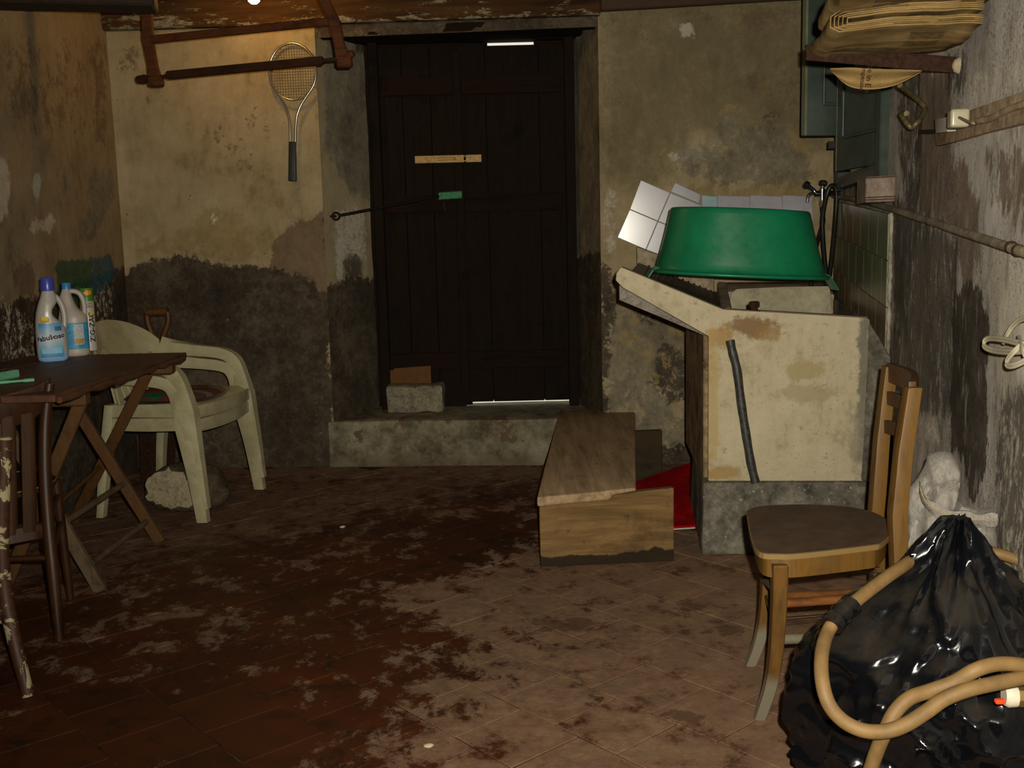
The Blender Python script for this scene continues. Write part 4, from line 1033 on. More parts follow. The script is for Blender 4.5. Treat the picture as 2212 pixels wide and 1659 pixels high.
# ================================================================== BEIGE HOSE ON THE BAG
M_BH = plain('dusty_beige_rubber', C('6a5230'), .62, .3, 0, .14, 26, .15)
hose = thing('garden_hose', AY(1900, 1585, 1.60), 'beige rubber hose coiled over the black bag with a brass coupling', 'hose')
hp = [(2260, 1240, 2.02), (2200, 1210, 2.06), (2130, 1190, 2.09), (2050, 1182, 2.02), (1990, 1200, 1.92), (1940, 1230, 1.84), (1890, 1266, 1.79), (1840, 1306, 1.745), (1808, 1336, 1.71), (1786, 1370, 1.69), (1775, 1415, 1.63), (1776, 1470, 1.59), (1790, 1520, 1.57), (1820, 1556, 1.56), (1862, 1577, 1.55), (1910, 1580, 1.545), (1955, 1566, 1.545), (2000, 1538, 1.55), (2040, 1510, 1.555), (2090, 1490, 1.555), (2150, 1476, 1.56), (2215, 1462, 1.57), (2290, 1440, 1.60)]
M_h = spline([AY(*p) for p in hp], 7)
mb = MB(); mb.tube(M_h, .0118, 14); mb.build('hose', M_BH, hose, smooth=1.2)
hp2 = [(2300, 1452, 1.60), (2215, 1438, 1.575), (2160, 1434, 1.57), (2110, 1446, 1.565), (2060, 1474, 1.575), (2010, 1492, 1.58), (1965, 1508, 1.575), (1932, 1540, 1.57), (1912, 1580, 1.57), (1895, 1620, 1.58), (1880, 1665, 1.59), (1868, 1720, 1.60)]
mb = MB(); mb.tube(spline([AY(*p) for p in hp2], 7), .0118, 14); mb.build('hose', M_BH, hose, smooth=1.2)
f0 = AY(2168, 1502, 1.60); fd_ = unit(V(1, -.15, -.05))
mb = MB(); mb.tube([f0, f0 + fd_ * .006, f0 + fd_ * .02], [.016, .019, .017], 12); fit = mb.build('coupling_collar', plain('chalky_white_collar', C('b3ab98'), .6), hose, smooth=.7)
mb = MB(); mb.tube([f0 + fd_ * .018, f0 + fd_ * .034], .0165, 6); mb.tube([f0 + fd_ * .034, f0 + fd_ * .06], .009, 10); mb.build('brass_nut', plain('tarnished_brass', C('7a6138'), .45, .5, .6), fit, bevel=.001)
g0 = AY(2160, 1515, 1.59); mb = MB(); mb.box(g0, (.016, .01, .008)); mb.build('red_tab', plain('orange_red_plastic', C('d8411a'), .5), hose, bevel=.002)

# ================================================================== THINGS ON THE RIGHT WALL
# white twin flex coiled and hung on the wall
M_FLEX = plain('white_twin_flex', C('958c78'), .45, .4, 0, .06, 20)
cable = thing('cable_coil', PR(2175, 745, .03), 'white twin flex coiled and hanging on the right wall', 'cable')
def flex(px, name='loop'):
    P = spline([PR(x, y, o) for x, y, o in px], 8)
    for s in (-1, 1):
        mb = MB(); mb.tube([p + V(0, 0, s * .0030) for p in P], .0034, 8); mb.build('flex_core', M_FLEX, cable, smooth=1)
flex([(2260, 690, .02), (2212, 688, .03), (2190, 702, .035), (2176, 722, .04), (2168, 738, .04)])
flex([(2260, 742, .02), (2212, 743, .04), (2170, 734, .05), (2138, 731, .055), (2126, 738, .06), (2128, 750, .06), (2150, 758, .055), (2190, 760, .05), (2260, 752, .03)])
flex([(2260, 735, .02), (2215, 742, .04), (2190, 760, .055), (2175, 780, .06), (2178, 790, .06), (2195, 788, .055), (2230, 772, .04), (2270, 760, .03)])
flex([(2200, 730, .03), (2206, 745, .045), (2212, 762, .05), (2230, 790, .04)])
# plastered batten with socket and plug
M_BATT = cement_mat('limewashed_batten', C('5d4a38'), C('85715a'), C('a09079'))
bo = PR(2040, 272, .0)
board = thing('socket_batten', bo, 'limewashed wooden batten carrying a white socket on the right wall', 'socket')
def bq(x, y, o): return PR(x, y, o)
c4_ = [bq(2036, 262, .0), bq(2036, 316, .0), bq(2300, 246, .0), bq(2300, 172, .0)]
mb = MB(); mb.prism(c4_, RN * .018); mb.build('batten', M_BATT, board, bevel=.004, seg=2, smooth=.8, sub=2, disp=lambda p: nz(p, 14, 3) * .003)
mb = MB(); pc = [bq(2094, 268, .024), bq(2110, 262, .026), bq(2140, 256, .024), bq(2170, 240, .026), bq(2215, 224, .024), bq(2300, 200, .024)]
mb.tube(spline(pc, 4), .0075, 8); mb.build('conduit', M_BATT, board, smooth=1)
M_WP = plain('white_bakelite', C('89857c'), .35, .45, 0, .04, 20)
sq = [bq(2038, 256, .02), bq(2040, 287, .02), bq(2066, 284, .02), bq(2064, 252, .02)]
mb = MB(); mb.prism(sq, RN * .022); mb.build('socket_outlet', M_WP, board, bevel=.003, seg=2, smooth=.7)
for dx in (0, 4):
    mb = MB(); mb.tube([bq(2033 + dx, 262, .03), bq(2034 + dx, 274, .03)], .0016, 6); mb.build('contact_strip', M_WP, board)
plug0 = bq(2078, 256, .045)
plug = thing('electric_plug', plug0, 'cream block plug pushed into the white socket', 'plug')
ax = np.array([RD, -RN, V(0, 0, 1)])
mb = MB(); mb.box(plug0 + RN * .008, (.042, .042, .042), ax); mb.build('plug_body', plain('cream_plastic', C('86806a'), .3, .5, 0, .04, 10), plug, bevel=.008, seg=4, smooth=.9)
mb = MB(); pc = [plug0 - RD * .026 + RN * .012, bq(2100, 266, .05), bq(2108, 264, .034), bq(2118, 260, .028)]; mb.tube(spline(pc, 4), .0032, 8); mb.build('plug_flex', plain('grimy_flex', C('6b5a48'), .6), plug, smooth=1)
mb = MB(); mb.beam(PR(1988, 285, .004), PR(2030, 284, .004), .008, .012); mb.build('wall_clip', M_RUST, board)
# steel pipe along the wall
pp = [PR(1800, 424, .018), PR(1850, 431, .018), PR(1890, 441, .018), PR(1960, 462, .016), PR(2060, 495, .016), PR(2140, 521, .016), PR(2212, 545, .016), PR(2300, 574, .016)]
pipe = thing('water_pipe', PR(2060, 495, .016), 'thin rusty water pipe running along the right wall to the tap', 'pipe')
mb = MB(); mb.tube(spline(pp, 4), .0105, 12); mb.build('pipe_run', cement_mat('whitewashed_pipe', C('4f4438'), C('756a5a'), C('8f8470')), pipe, smooth=1)
for x, y in ((2185, 534), (2200, 541)):
    mb = MB(); q = PR(x, y, .016); mb.tube([q - RD * .004, q + RD * .004], .013, 12); mb.build('joint', M_RUST, pipe, smooth=.8)
# bent iron hook sticking out of the plaster
hk = [(1944, 184, .10), (1968, 203, .055), (1990, 222, .015), (1998, 236, .004), (1992, 252, .02), (1980, 266, .04), (1970, 275, .05), (1962, 270, .06), (1950, 252, .07), (1947, 246, .07), (1958, 245, .066)]
hook = thing('iron_hook', PR(1998, 236, 0), 'bent iron hook let into the right wall under the newspapers', 'hook')
mb = MB(); mb.tube(spline([PR(x, y, o) for x, y, o in hk], 5), .0078, 8); mb.build('hook_rod', plain('pitted_bronze_iron', C('5f5436'), .5, .4, .4, .25, 70, .3), hook, smooth=1)
# rusty angle iron bracket
be = PR(2066, 158, 0); bf = ON(1741, 130, be, RD)
br = thing('angle_iron', be, 'rusty angle iron bracket carrying the newspaper pile', 'bracket')
d_ = unit(bf - be)
mb = MB(); mb.prism([be, bf, bf + V(0, 0, .036), be + V(0, 0, .036)], RD * .004); mb.prism([be + V(0, 0, .036), bf + V(0, 0, .036), bf + V(0, 0, .036) + RD * .035, be + V(0, 0, .036) + RD * .035], V(0, 0, .004))
mb.build('angle_bar', M_RUST, br, bevel=.001)
mb = MB(); mb.lathe([(.022, -.012), (.016, .0), (.004, .005)], (0, 0, 0), 10); mb.v = [tuple(be + RN * (p[2] + .006) + RD * p[0] + V(0, 0, .018 + p[1])) for p in [np.array(q) for q in mb.v]]
mb.build('plaster_lump', M_CEMW, br, smooth=1)
# terracotta block let into the wall
t0 = AY(1866, 383, 3.56); t1 = AY(1938, 435, 3.50)
tb = thing('hollow_brick', V(t1[0], 3.53, t1[2]), 'pinkish brick end jutting from the right wall under the green shutter', 'brick')
mb = MB(); mb.hexa([V(t0[0], 3.54, t1[2]), V(XR(3.48), 3.48, t1[2]), V(XR(3.7), 3.7, t1[2]), V(t0[0] + .03, 3.72, t1[2]), V(t0[0], 3.54, t0[2]), V(XR(3.48), 3.48, t0[2]), V(XR(3.7), 3.7, t0[2]), V(t0[0] + .03, 3.72, t0[2])])
mb.build('brick_body', cement_mat('pinkish_fired_clay', C('5d4e45'), C('7b6d62'), C('8d8175')), tb, bevel=.004)
for zz in (t0[2] - .004, t1[2] + .008, t1[2] + .016):
    mb = MB(); mb.beam(V(t0[0] - .002, 3.537, zz), V(XR(3.48) - .001, 3.476, zz), .006, .004); mb.build('brick_ridge', plain('red_clay_ridge', C('4a2c22'), .9), tb)

# ================================================================== WINDOW WITH GREEN SHUTTERS
def gpaint(name, a, b):
    k = Mat(name, .42, .4); n = k.noise(k.obj(), 12, 5, .6); k.col(k.ramp(n, [(.35, a), (.65, b)])); k.bump(k.noise(k.obj(), 90, 3, .6), .08, .002); return k.m
M_SH = gpaint('grey_green_gloss_paint', C('2a332d'), C('37413a')); M_SHE = gpaint('pale_green_edge', C('545a44'), C('6d7058'))
win = thing('window_1', V(XR(4.2), 4.2, 1.36), 'small window in the right wall with grey-green shutters', None, kind='structure')
def rwp(Y, z, o): return V(XR(Y), Y, z) + RN * o
# frame let into the wall
for (ya, za, yb, zb_) in ((3.64, 1.33, 4.72, 1.33), (3.64, 1.30, 3.64, 2.14), (4.72, 1.30, 4.72, 2.14)):
    mb = MB(); mb.beam(rwp(ya, za, .012), rwp(yb, zb_, .012), .05, .05, up=(0, 0, 1) if ya != yb else (0, 1, 0)); mb.build('window_frame', M_SH, win, bevel=.004)
mb = MB(); mb.prism([rwp(3.66, 1.35, .004), rwp(4.70, 1.35, .004), rwp(4.70, 2.14, .004), rwp(3.66, 2.14, .004)], -RN * .003); mb.build('pane', Mat('dark_glass', .08, .5).col(C('14181a')).m, win)
mb = MB(); mb.beam(rwp(4.17, 1.44, .022), rwp(4.17, 2.13, .022), .035, .02, up=(0, 1, 0)); mb.build('gap_strip', plain('white_gap_strip', C('b4b9bb'), .5), win)  # white strip painted in for the brightness in the window gap
# leaf standing square out from the wall
def leaf(A_, B_, z0, z1, name, thick=.03):
    """A_ hinge end, B_ free end (floor points)"""
    A_ = np.array(A_, float); B_ = np.array(B_, float); d = unit(B_ - A_); n = V(d[1], -d[0], 0)
    if n[1] > 0: n = -n
    L = np.linalg.norm(B_ - A_); o = []
    def P(u, z, h=0): return A_ + d * u + V(0, 0, z) + n * h
    st = .055
    mb = MB(); mb.prism([P(0, z0), P(L, z0), P(L, z1), P(0, z1)], -n * thick); lf = mb.build(name, M_SH, win, bevel=.004, seg=2, smooth=.7)
    for (u0, u1, a, b) in ((0, L, z0, z0 + st * 1.3), (0, st, z0, z1), (L - st, L, z0, z1)):
        pass
    u0, u1, a = st, L - st * 1.25, z0 + .12
    mb = MB(); mb.prism([P(u0, a), P(u1, a), P(u1, z1 - .02), P(u0, z1 - .02)], n * .004); mb.build('raised_panel', M_SH, lf, bevel=.003)
    for (p, q) in ((P(u0, a, .004), P(u0, z1 - .02, .004)), (P(u1, a, .004), P(u1, z1 - .02, .004)), (P(u0, a, .004), P(u1, a, .004))):
        mb = MB(); mb.tube([p, q], .007, 8); mb.build('moulding', M_SH, lf, smooth=1)
    mb = MB(); mb.prism([P(L, z0), P(L + .008, z0 + .004), P(L + .008, z1), P(L, z1)], -n * thick); mb.build('pale_edge', M_SHE, lf)  # paler green strip along the free edge of the leaf
    return lf
hz = AY(1887, 292, 4.2); fz_ = AY(1742, 292, 4.15)
leaf((hz[0], 4.2, 0), (fz_[0], 4.15, 0), hz[2], 2.15, 'shutter')
q0 = AY(1911, 352, 3.68); q1 = AY(1806, 361, 4.10)
leaf((q0[0], 3.68, 0), (q1[0], 4.10, 0), q0[2], 1.72, 'shutter')
mb = MB(); mb.beam(rwp(4.3, 1.47, .02), rwp(4.3, 1.47, .12), .03, .03); mb.build('shutter_stay', M_IRON, win)

# ================================================================== NEWSPAPERS ON THE BRACKET
def news_mat(name, seed, dark=1.0):
    k = Mat(name, .85, .15); v = k.n('ShaderNodeUVMap').outputs[0]; v = k.map(v, loc=(seed, seed * .37, 0))
    n = k.noise(v, 9, 5, .6); pap = k.ramp(n, [(.3, C('70582f', dark)), (.7, C('967d52', dark))])
    o = k.sep(v)
    ln = k.math('FRACT', k.math('MULTIPLY', o[1], 260)); ln = k.step(ln, .45, .55)                  # lines of type
    cx_ = k.math('FRACT', k.math('MULTIPLY', o[0], 14)); colm = k.math('MULTIPLY', k.step(cx_, .08, .10), k.step(cx_, .92, .90))
    wd = k.step(k.noise(k.map(v, (210, 210, 1)), 1, 2, .5), .34, .46)
    blk = k.n('ShaderNodeTexWhiteNoise'); blk.noise_dimensions = '2D'
    cell = k.n('ShaderNodeVectorMath'); cell.operation = 'FLOOR'; k.set(cell.inputs[0], k.map(v, (7, 13, 1))); k.set(blk.inputs['Vector'], cell.outputs[0])
    bl = blk.outputs['Value']
    typ = k.math('MULTIPLY', k.math('MULTIPLY', ln, wd), k.math('MULTIPLY', colm, k.step(bl, .76, .74)))
    c = k.mix(k.math('MULTIPLY', typ, .42), pap, C('2c2114'))
    photo = k.math('MULTIPLY', k.step(bl, .76, .761), colm)
    c = k.mix(k.math('MULTIPLY', photo, .8), c, k.ramp(k.noise(v, 60, 4, .7), [(.3, C('2b2114')), (.7, C('6a5536'))]))
    c = k.mix(k.math('MULTIPLY', k.step(k.noise(v, 3, 4, .6), .56, .7), .3), c, C('4f3515'))
    k.col(c); k.bump(k.noise(v, 14, 4, .6), .3, .006); return k.m
def uvmesh(name, grid, mat, parent, closed_u=False):
    """grid[j][i] of points -> smooth sheet with metric UVs"""
    nj, ni = len(grid), len(grid[0]); off = ROOT(parent)
    me = bpy.data.meshes.new(name); vs = [tuple(np.array(p) - off) for r in grid for p in r]
    fs = [(j * ni + i, j * ni + i + 1, (j + 1) * ni + i + 1, (j + 1) * ni + i) for j in range(nj - 1) for i in range(ni - 1)]
    me.from_pydata(vs, [], fs)
    U = [0]; Vv = [0]
    for i in range(1, ni): U.append(U[-1] + np.linalg.norm(np.array(grid[nj // 2][i]) - np.array(grid[nj // 2][i - 1])))
    for j in range(1, nj): Vv.append(Vv[-1] + np.linalg.norm(np.array(grid[j][ni // 2]) - np.array(grid[j - 1][ni // 2])))
    uv = me.uv_layers.new(name='UVMap')
    for p in me.polygons:
        p.use_smooth = True
        for li in p.loop_indices:
            q = me.loops[li].vertex_index; uv.data[li].uv = (Vv[q // ni], U[q % ni])
    me.materials.append(mat); o = link(bpy.data.objects.new(name, me)); o.parent = parent
    sm = o.modifiers.new('paper', 'SOLIDIFY'); sm.thickness = .0012
    return o
def wl(s, d, z):   # s metres along the wall towards the camera from the bracket, d out from the wall
    return be - RD * s + RN * d + V(0, 0, z)
def folded(name, label, s0, s1, d0, d1, z0, th, seed, sag=.03, parts=1, wob=.01, skew=.0):
    t = thing(name, wl((s0 + s1) / 2, (d0 + d1) / 2, z0), label, 'newspaper', 'newspapers on the bracket')
    for a in range(parts):
        q = a / max(1, parts); tt = th * (1 - .92 * q) / 2; grid = []
        for j in range(26):
            s = s0 + (s1 - s0) * j / 25; row = []
            for i in range(30):
                u = i / 29
                # section: bottom from wall out to the fold, round the fold, back on top
                D = d1 - q * .02 - d0; L = 2 * D + math.pi * tt; x = u * L
                if x < D: d, z = d0 + x, -tt
                elif x < D + math.pi * tt:
                    an = (x - D) / tt; d, z = d0 + D + math.sin(an) * tt, -math.cos(an) * tt
                else: d, z = d0 + D - (x - D - math.pi * tt), tt
                k_ = nz((s * 1.0, d + seed, seed), 5, 3)
                z += z0 + th / 2 - sag * math.sin(math.pi * min(1, max(0, (s - s0) / (s1 - s0)))) * .5 + wob * k_ - sag * ((d - d0) / D - .5) ** 2 * 2
                row.append(wl(s + .012 * nz((d, seed, s), 6, 2), d + skew * (s - s0) + .010 * nz((s, seed, z), 5, 2), z))
            grid.append(row)
        uvmesh('folded_sheet' if a == 0 else 'inner_sheet', grid, news_mat('newsprint_%s_%d' % (name, int(seed * 10 + a)), seed + a * 1.3), t)
    return t
folded('newspaper', 'yellowed newspaper lowest in the pile resting on the angle iron', -.02, .34, .03, .335, .062, .045, 1.3, .010, 5, .010, .0)
folded('newspaper', 'yellowed newspaper in the middle of the pile with a dark printed edge', .07, .64, .02, .325, .115, .055, 3.7, .012, 5, .012, .0)
folded('newspaper', 'yellowed newspaper on top of the pile at the upper edge', .20, 1.1, .02, .315, .178, .05, 6.1, .012, 4, .012, .0)
# loose sheet drooping below the bracket
t = thing('newspaper_sheet', PR(1890, 170, .15), 'loose newspaper sheet drooping below the rusty angle iron', 'newspaper', 'newspapers on the bracket')
grid = []
top_px = [(1793, 148), (1840, 146), (1890, 148), (1940, 150), (1992, 152)]; bot_px = [(1800, 158), (1832, 186), (1880, 193), (1935, 184), (1990, 156)]
def wall_s(x, y, s):   # point on the plane square to the wall, s metres behind the bracket
    return ON(x, y, be + RD * s, RD)
tp = spline([wall_s(x, y, .02) for x, y in top_px], 6); bp_ = spline([wall_s(x, y, .05) for x, y in bot_px], 6)
for j in range(10):
    v_ = j / 9; grid.append([pl(a, b, v_) + RD * (.03 * math.sin(math.pi * v_) + .008 * nz(a, 14, 2)) for a, b in zip(tp, bp_)])
uvmesh('sheet', grid, news_mat('newsprint_loose', 9.2), t)
M_INK = plain('printing_ink', C('2a1d10'), .9, .1)
def letter_on(txt, px, ang, size, s):
    vs, fs = text_geo(txt, size); c = wall_s(px[0], px[1], s); ca, sa = math.cos(ang), math.sin(ang)
    mb = MB(); e1 = -RN; e2 = V(0, 0, 1)
    mb.add([c + e1 * (x * ca - y * sa) + e2 * (x * sa + y * ca) for x, y, z in vs], fs); return mb
for txt, px, sz_ in (('pe in E e', (1877, 171), .020), ('mpesino', (1864, 172), .017)):
    mb = letter_on(txt, px, math.radians(-97), sz_, .012); mb.build('headline', M_INK, t)
# ================================================================== FOLDING TABLE
TZ = .72
M_TAB = wood('dark_brown_table_top', C('341d10'), C('4d2f1f'), 1, 6, .55, .3, dust=C('5b4533'), dustamt=.4)
M_TABL = wood('brown_table_leg', C('33200f'), C('553619'), 2, 7, .6, .25, dust=C('51422f'), dustamt=.3)
M_TABG = wood('greyed_table_leg', C('3d3021'), C('5c4c38'), 2, 7, .75, .2)
tA = FL(404, 761, TZ); tB = FL(118, 853, TZ)
table = thing('folding_table', V(-1.57, 3.5, 0), 'dark wooden folding table with crossed legs by the left wall', 'table')
# top of four boards running lengthways, frayed right edge
xr_f, xr_n = tA[0], tB[0]; yf, yn = tA[1] , tB[1]
wid = .62
for i in range(4):
    u0, u1 = i / 4, (i + 1) / 4
    g = .0012
    pts = [V(xr_n - wid * u1 + g, yn, TZ), V(xr_n - wid * u0 - g, yn, TZ), V(xr_f - wid * u0 - g, yf + .02 * u0, TZ), V(xr_f - wid * u1 + g, yf + .02 * u1, TZ)]
    mb = MB(); mb.prism([p - V(0, 0, .022) for p in pts], (0, 0, .022)); mb.build('top_board', M_TAB, table, bevel=.003)
mb = MB(); pa = [pl(V(xr_n + .003, yn + .02, TZ - .020), V(xr_f + .003, yf - .05, TZ - .020), i / 30) for i in range(31)]
mb.tube([p + V(.003 * nz(p, 30, 2), 0, .004 * nz(p, 18, 2)) for p in pa], [.009 + .006 * nz(p, 22, 2) for p in pa], 7); mb.build('frayed_edge', M_TAB, table, smooth=1)
for Y, xe, zb in ((3.30, AY(191, 870, 3.3)[0], .625), (3.87, AY(376, 800, 3.87)[0], .652)):
    mb = MB(); mb.box(((xe + xe - wid + .06) / 2, Y, (zb + TZ - .022) / 2), (wid - .06, .05, TZ - .022 - zb)); mb.build('cleat', M_TABL, table, bevel=.006)
def tleg(p, q, w=.042, h=.022, m=M_TABL):
    mb = MB(); mb.beam(p, q, h, w, up=(1, 0, 0)); return mb.build('leg', m, table, bevel=.003)
tleg(V(-1.705, 3.845, .66), FL(350, 1168) + V(0, -.02, 0))                      # far frame, foot to the right
tleg(AY(322, 800, 3.90), FL(157, 1128) + V(0, 0, 0))                            # far frame, foot to the left
tleg(V(-1.66, 3.275, .64), FL(218, 1276) + V(0, 0, 0), m=M_TABG)               # near frame, foot to the right
tleg(V(-1.395, 3.325, .64), V(-1.72, 3.36, 0))
def on_leg(p, q, z): return p + (q - p) * ((p[2] - z) / (p[2] - q[2]))
Pa, Pb = V(-1.705, 3.845, .66), FL(350, 1168); Qa, Qb = V(-1.66, 3.275, .64), FL(218, 1276)
for z in (.085, .235):
    mb = MB(); mb.tube([on_leg(Qa, Qb, z), on_leg(Pa, Pb, z)], .012, 10); mb.build('stretcher', M_TABG, table, smooth=1)
mb = MB(); mb.tube([on_leg(AY(322, 800, 3.90), FL(157, 1128), .26), on_leg(V(-1.395, 3.325, .64), V(-1.72, 3.36, 0), .2)], .009, 8); mb.build('stretcher', M_TABL, table, smooth=1)

# ================================================================== BOTTLES ON THE TABLE
def sring(hw_l, hw_r, dep, z, n=36, ex=.75):
    out = []
    for i in range(n):
        t = 2 * math.pi * i / n; c, s = math.cos(t), math.sin(t)
        x = math.copysign(abs(c) ** ex, c); y = math.copysign(abs(s) ** ex, s)
        out.append(V(x * (hw_r if x > 0 else hw_l), y * dep, z))
    return out
def bottle_root(px, py, label, cat, name):
    p = FL(px, py, TZ); rz = math.atan2(p[0], -p[1]) ; rz = math.atan2(-p[0], p[1])
    return thing(name, p, label, cat, rz=-rz * -1.0)
def bbuild(mb, name, mat, root, **k): return mb.build(name, mat, root, local=True, **k)
def front_patch(prof, z0, z1, a0, a1, off=.0006, nu=18, nv=14, shape=None):
    """curved label patch over the -Y side of a lofted bottle; prof(z)->(hl,hr,dep,ex)"""
    g = []
    for j in range(nv + 1):
        z = z0 + (z1 - z0) * j / nv; row = []
        for i in range(nu + 1):
            t = -math.pi / 2 + a0 + (a1 - a0) * i / nu; hl, hr, dp, ex = prof(z); c, s = math.cos(t), math.sin(t)
            x = math.copysign(abs(c) ** ex, c); y = math.copysign(abs(s) ** ex, s)
            row.append(V(x * (hr if x > 0 else hl), y * dp, z) + unit(V(c, s, 0)) * off)
        g.append(row)
    return g
def patch_mb(g, mb=None):
    mb = mb or MB(); nj, ni = len(g), len(g[0])
    return mb.add([p for r in g for p in r], [(j * ni + i, j * ni + i + 1, (j + 1) * ni + i + 1, (j + 1) * ni + i) for j in range(nj - 1) for i in range(ni - 1)])
def wrap_text(txt, size, prof, a_c, z_c, r, rot=0.0, off=.0014, bold=0, shear=0, sy=1.0):
    vs, fs = text_geo(txt, size, bold, shear); out = []; ca, sa = math.cos(rot), math.sin(rot)
    for x, y, _ in vs:
        y *= sy; xx, yy = x * ca - y * sa, x * sa + y * ca; z = z_c + yy; t = -math.pi / 2 + a_c + xx / r
        hl, hr, dp, ex = prof(z); c, s = math.cos(t), math.sin(t); X = math.copysign(abs(c) ** ex, c); Y = math.copysign(abs(s) ** ex, s)
        out.append(V(X * (hr if X > 0 else hl), Y * dp, z) + unit(V(c, s, 0)) * off)
    return MB().add(out, fs)
M_CLR = Mat('milky_clear_plastic', .3, .45); k = M_CLR; zc = k.sep(k.obj())[2]
k.col(k.mix(k.step(zc, .035, .02), C('a09a92'), C('7f9fc4'))); M_CLR = k.m
# --- blue capped cleaner bottle
b1 = thing('cleaner_bottle', FL(116, 779, TZ), 'clear cleaner bottle with a violet-blue cap and a light blue label on the table', 'bottle')
b1.rotation_euler = (0, 0, math.atan2(-FL(116, 779, TZ)[0], FL(116, 779, TZ)[1]) + .12)
KZ = [0, .008, .03, .10, .15, .18, .21, .235, .252, .262]
KL = [.046, .052, .0535, .054, .051, .046, .037, .027, .022, .019]
KR = [.046, .052, .0535, .053, .050, .046, .040, .029, .022, .019]
KD = [.030, .034, .036, .036, .034, .032, .028, .023, .020, .018]
def prof1(z): return (np.interp(z, KZ, KL), np.interp(z, KZ, KR), np.interp(z, KZ, KD), .82)
rings = []
for z in np.linspace(0, .262, 36):
    hl, hr, dp, ex = prof1(z); w = math.exp(-((z - .175) / .036) ** 2); hr2 = hr - .040 * w   # waist that leaves the grip hole
    rings.append(sring(hl, hr2, dp, z, ex=ex))
mb = MB(); mb.loft(rings); bbuild(mb, 'bottle_body', M_CLR, b1, smooth=1.0)
mb = MB(); mb.tube(spline([(.018, 0, .238), (.034, 0, .222), (.045, 0, .195), (.049, 0, .165), (.048, 0, .135), (.042, 0, .115)], 6), [.0105] * 31, 12); bbuild(mb, 'grip', M_CLR, b1, smooth=1.2)
M_CAP = Mat('violet_blue_plastic', .3, .45).col(C('3c44a0')).m
mb = MB(); mb.lathe([(.024, .256), (.0245, .258), (.0215, .300), (.020, .303), (.004, .304)], (0, 0, 0), 28); bbuild(mb, 'cap', M_CAP, b1, smooth=.7)
LB = Mat('blue_label_print', .4, .35); k = LB; o_ = k.sep(k.obj()); n = k.noise(k.obj(), 28, 4, .6)
c = k.ramp(k.math('ADD', o_[2], k.math('MULTIPLY', n, .03)), [(.02, C('2c6ca0')), (.06, C('5aa0c6')), (.075, C('8aa6b8')), (.10, C('a9b1b8')), (.125, C('7f9cae')), (.15, C('3a87b5'))])
k.col(c); LB = k.m
lab = bbuild(patch_mb(front_patch(prof1, .016, .140, -.95, .62)), 'front_label', LB, b1, smooth=3)
M_NAVY = plain('navy_print', C('10183a'), .5); M_YEL = plain('yellow_sticker', C('c2b81c'), .5); M_WHT = plain('white_print', C('b8bcc0'), .5)
bbuild(wrap_text('Fabuloso', .0255, prof1, -.17, .088, .052, .16, .0026, .0009), 'label_lettering', M_NAVY, lab)
bbuild(wrap_text('Fabuloso', .0255, prof1, -.17, .088, .052, .16, .0018, .0026), 'label_lettering_outline', M_WHT, lab)
bbuild(patch_mb(front_patch(prof1, .112, .128, .10, .55, .0016)), 'label_ribbon', plain('mid_blue_print', C('245a8c'), .5), lab, smooth=3)
bbuild(patch_mb(front_patch(prof1, .030, .050, -.75, .45, .0012)), 'label_wave', plain('light_blue_print', C('86b6d2'), .5), lab, smooth=3)
bbuild(patch_mb(front_patch(prof1, .142, .160, -.75, -.10, .0012)), 'label_sticker', plain('amber_print', C('b08c2a'), .5), b1, smooth=3)
bbuild(patch_mb(front_patch(prof1, .150, .164, -.62, -.16, .0020)), 'price_sticker', M_YEL, b1, smooth=3)
# --- white bleach jug
p2 = FL(164, 768, TZ)
b2 = thing('bleach_jug', p2, 'white plastic jug with a light blue cap and blue label behind the cleaner bottle', 'bottle')
b2.rotation_euler = (0, 0, math.atan2(-p2[0], p2[1]) - .1)
M_JUG = plain('white_hdpe', C('a59a90'), .4, .4, 0, .04, 8)
Z2 = [0, .008, .10, .145, .165, .19, .215, .235, .248, .256]; H2 = [.046, .052, .053, .052, .046, .036, .030, .024, .018, .016]
def prof2(z): h = np.interp(z, Z2, H2); return (h, h, h * .85, .9)
rings = []
for z in np.linspace(0, .256, 34):
    hl, hr, dp, ex = prof2(z); sh = -.014 * smooth01((z - .15) / .08); rings.append([p + V(sh, 0, 0) for p in sring(hl, hr * (1 - .35 * smooth01((z - .155) / .03)), dp, z, ex=ex)])
mb = MB(); mb.loft(rings); bbuild(mb, 'jug_body', M_JUG, b2, smooth=1)
mb = MB(); mb.tube(spline([(-.012, 0, .244), (.010, 0, .246), (.030, 0, .236), (.041, 0, .212), (.044, 0, .180), (.042, 0, .150)], 6), .0095, 12); bbuild(mb, 'jug_handle', M_JUG, b2, smooth=1.2)
mb = MB(); mb.lathe([(.0165, .255), (.0165, .276), (.014, .279), (.003, .280)], (-.014, 0, 0), 20); bbuild(mb, 'cap', plain('light_blue_cap', C('2f78b4'), .35), b2, smooth=.7)
L2 = Mat('blue_jug_label', .45, .3); k = L2; n = k.noise(k.obj(), 40, 4, .7); k.col(k.ramp(n, [(.3, C('1f6f9c')), (.7, C('4798bd'))])); L2 = k.m
lab2 = bbuild(patch_mb(front_patch(prof2, .028, .128, -1.4, 1.4)), 'label', L2, b2, smooth=3)
bbuild(patch_mb(front_patch(prof2, .045, .122, .05, .75, .0016)), 'label_panel', plain('pale_panel_print', C('a8aeb0'), .5, .3, 0, .2, 160), lab2, smooth=3)
bbuild(patch_mb(front_patch(prof2, .048, .068, .08, .72, .0024)), 'label_band', plain('ochre_print', C('a08a3c'), .5), lab2, smooth=3)
bbuild(patch_mb(front_patch(prof2, .085, .112, -.75, -.42, .0016)), 'label_heart', plain('red_print', C('a52a44'), .5), lab2, smooth=3)
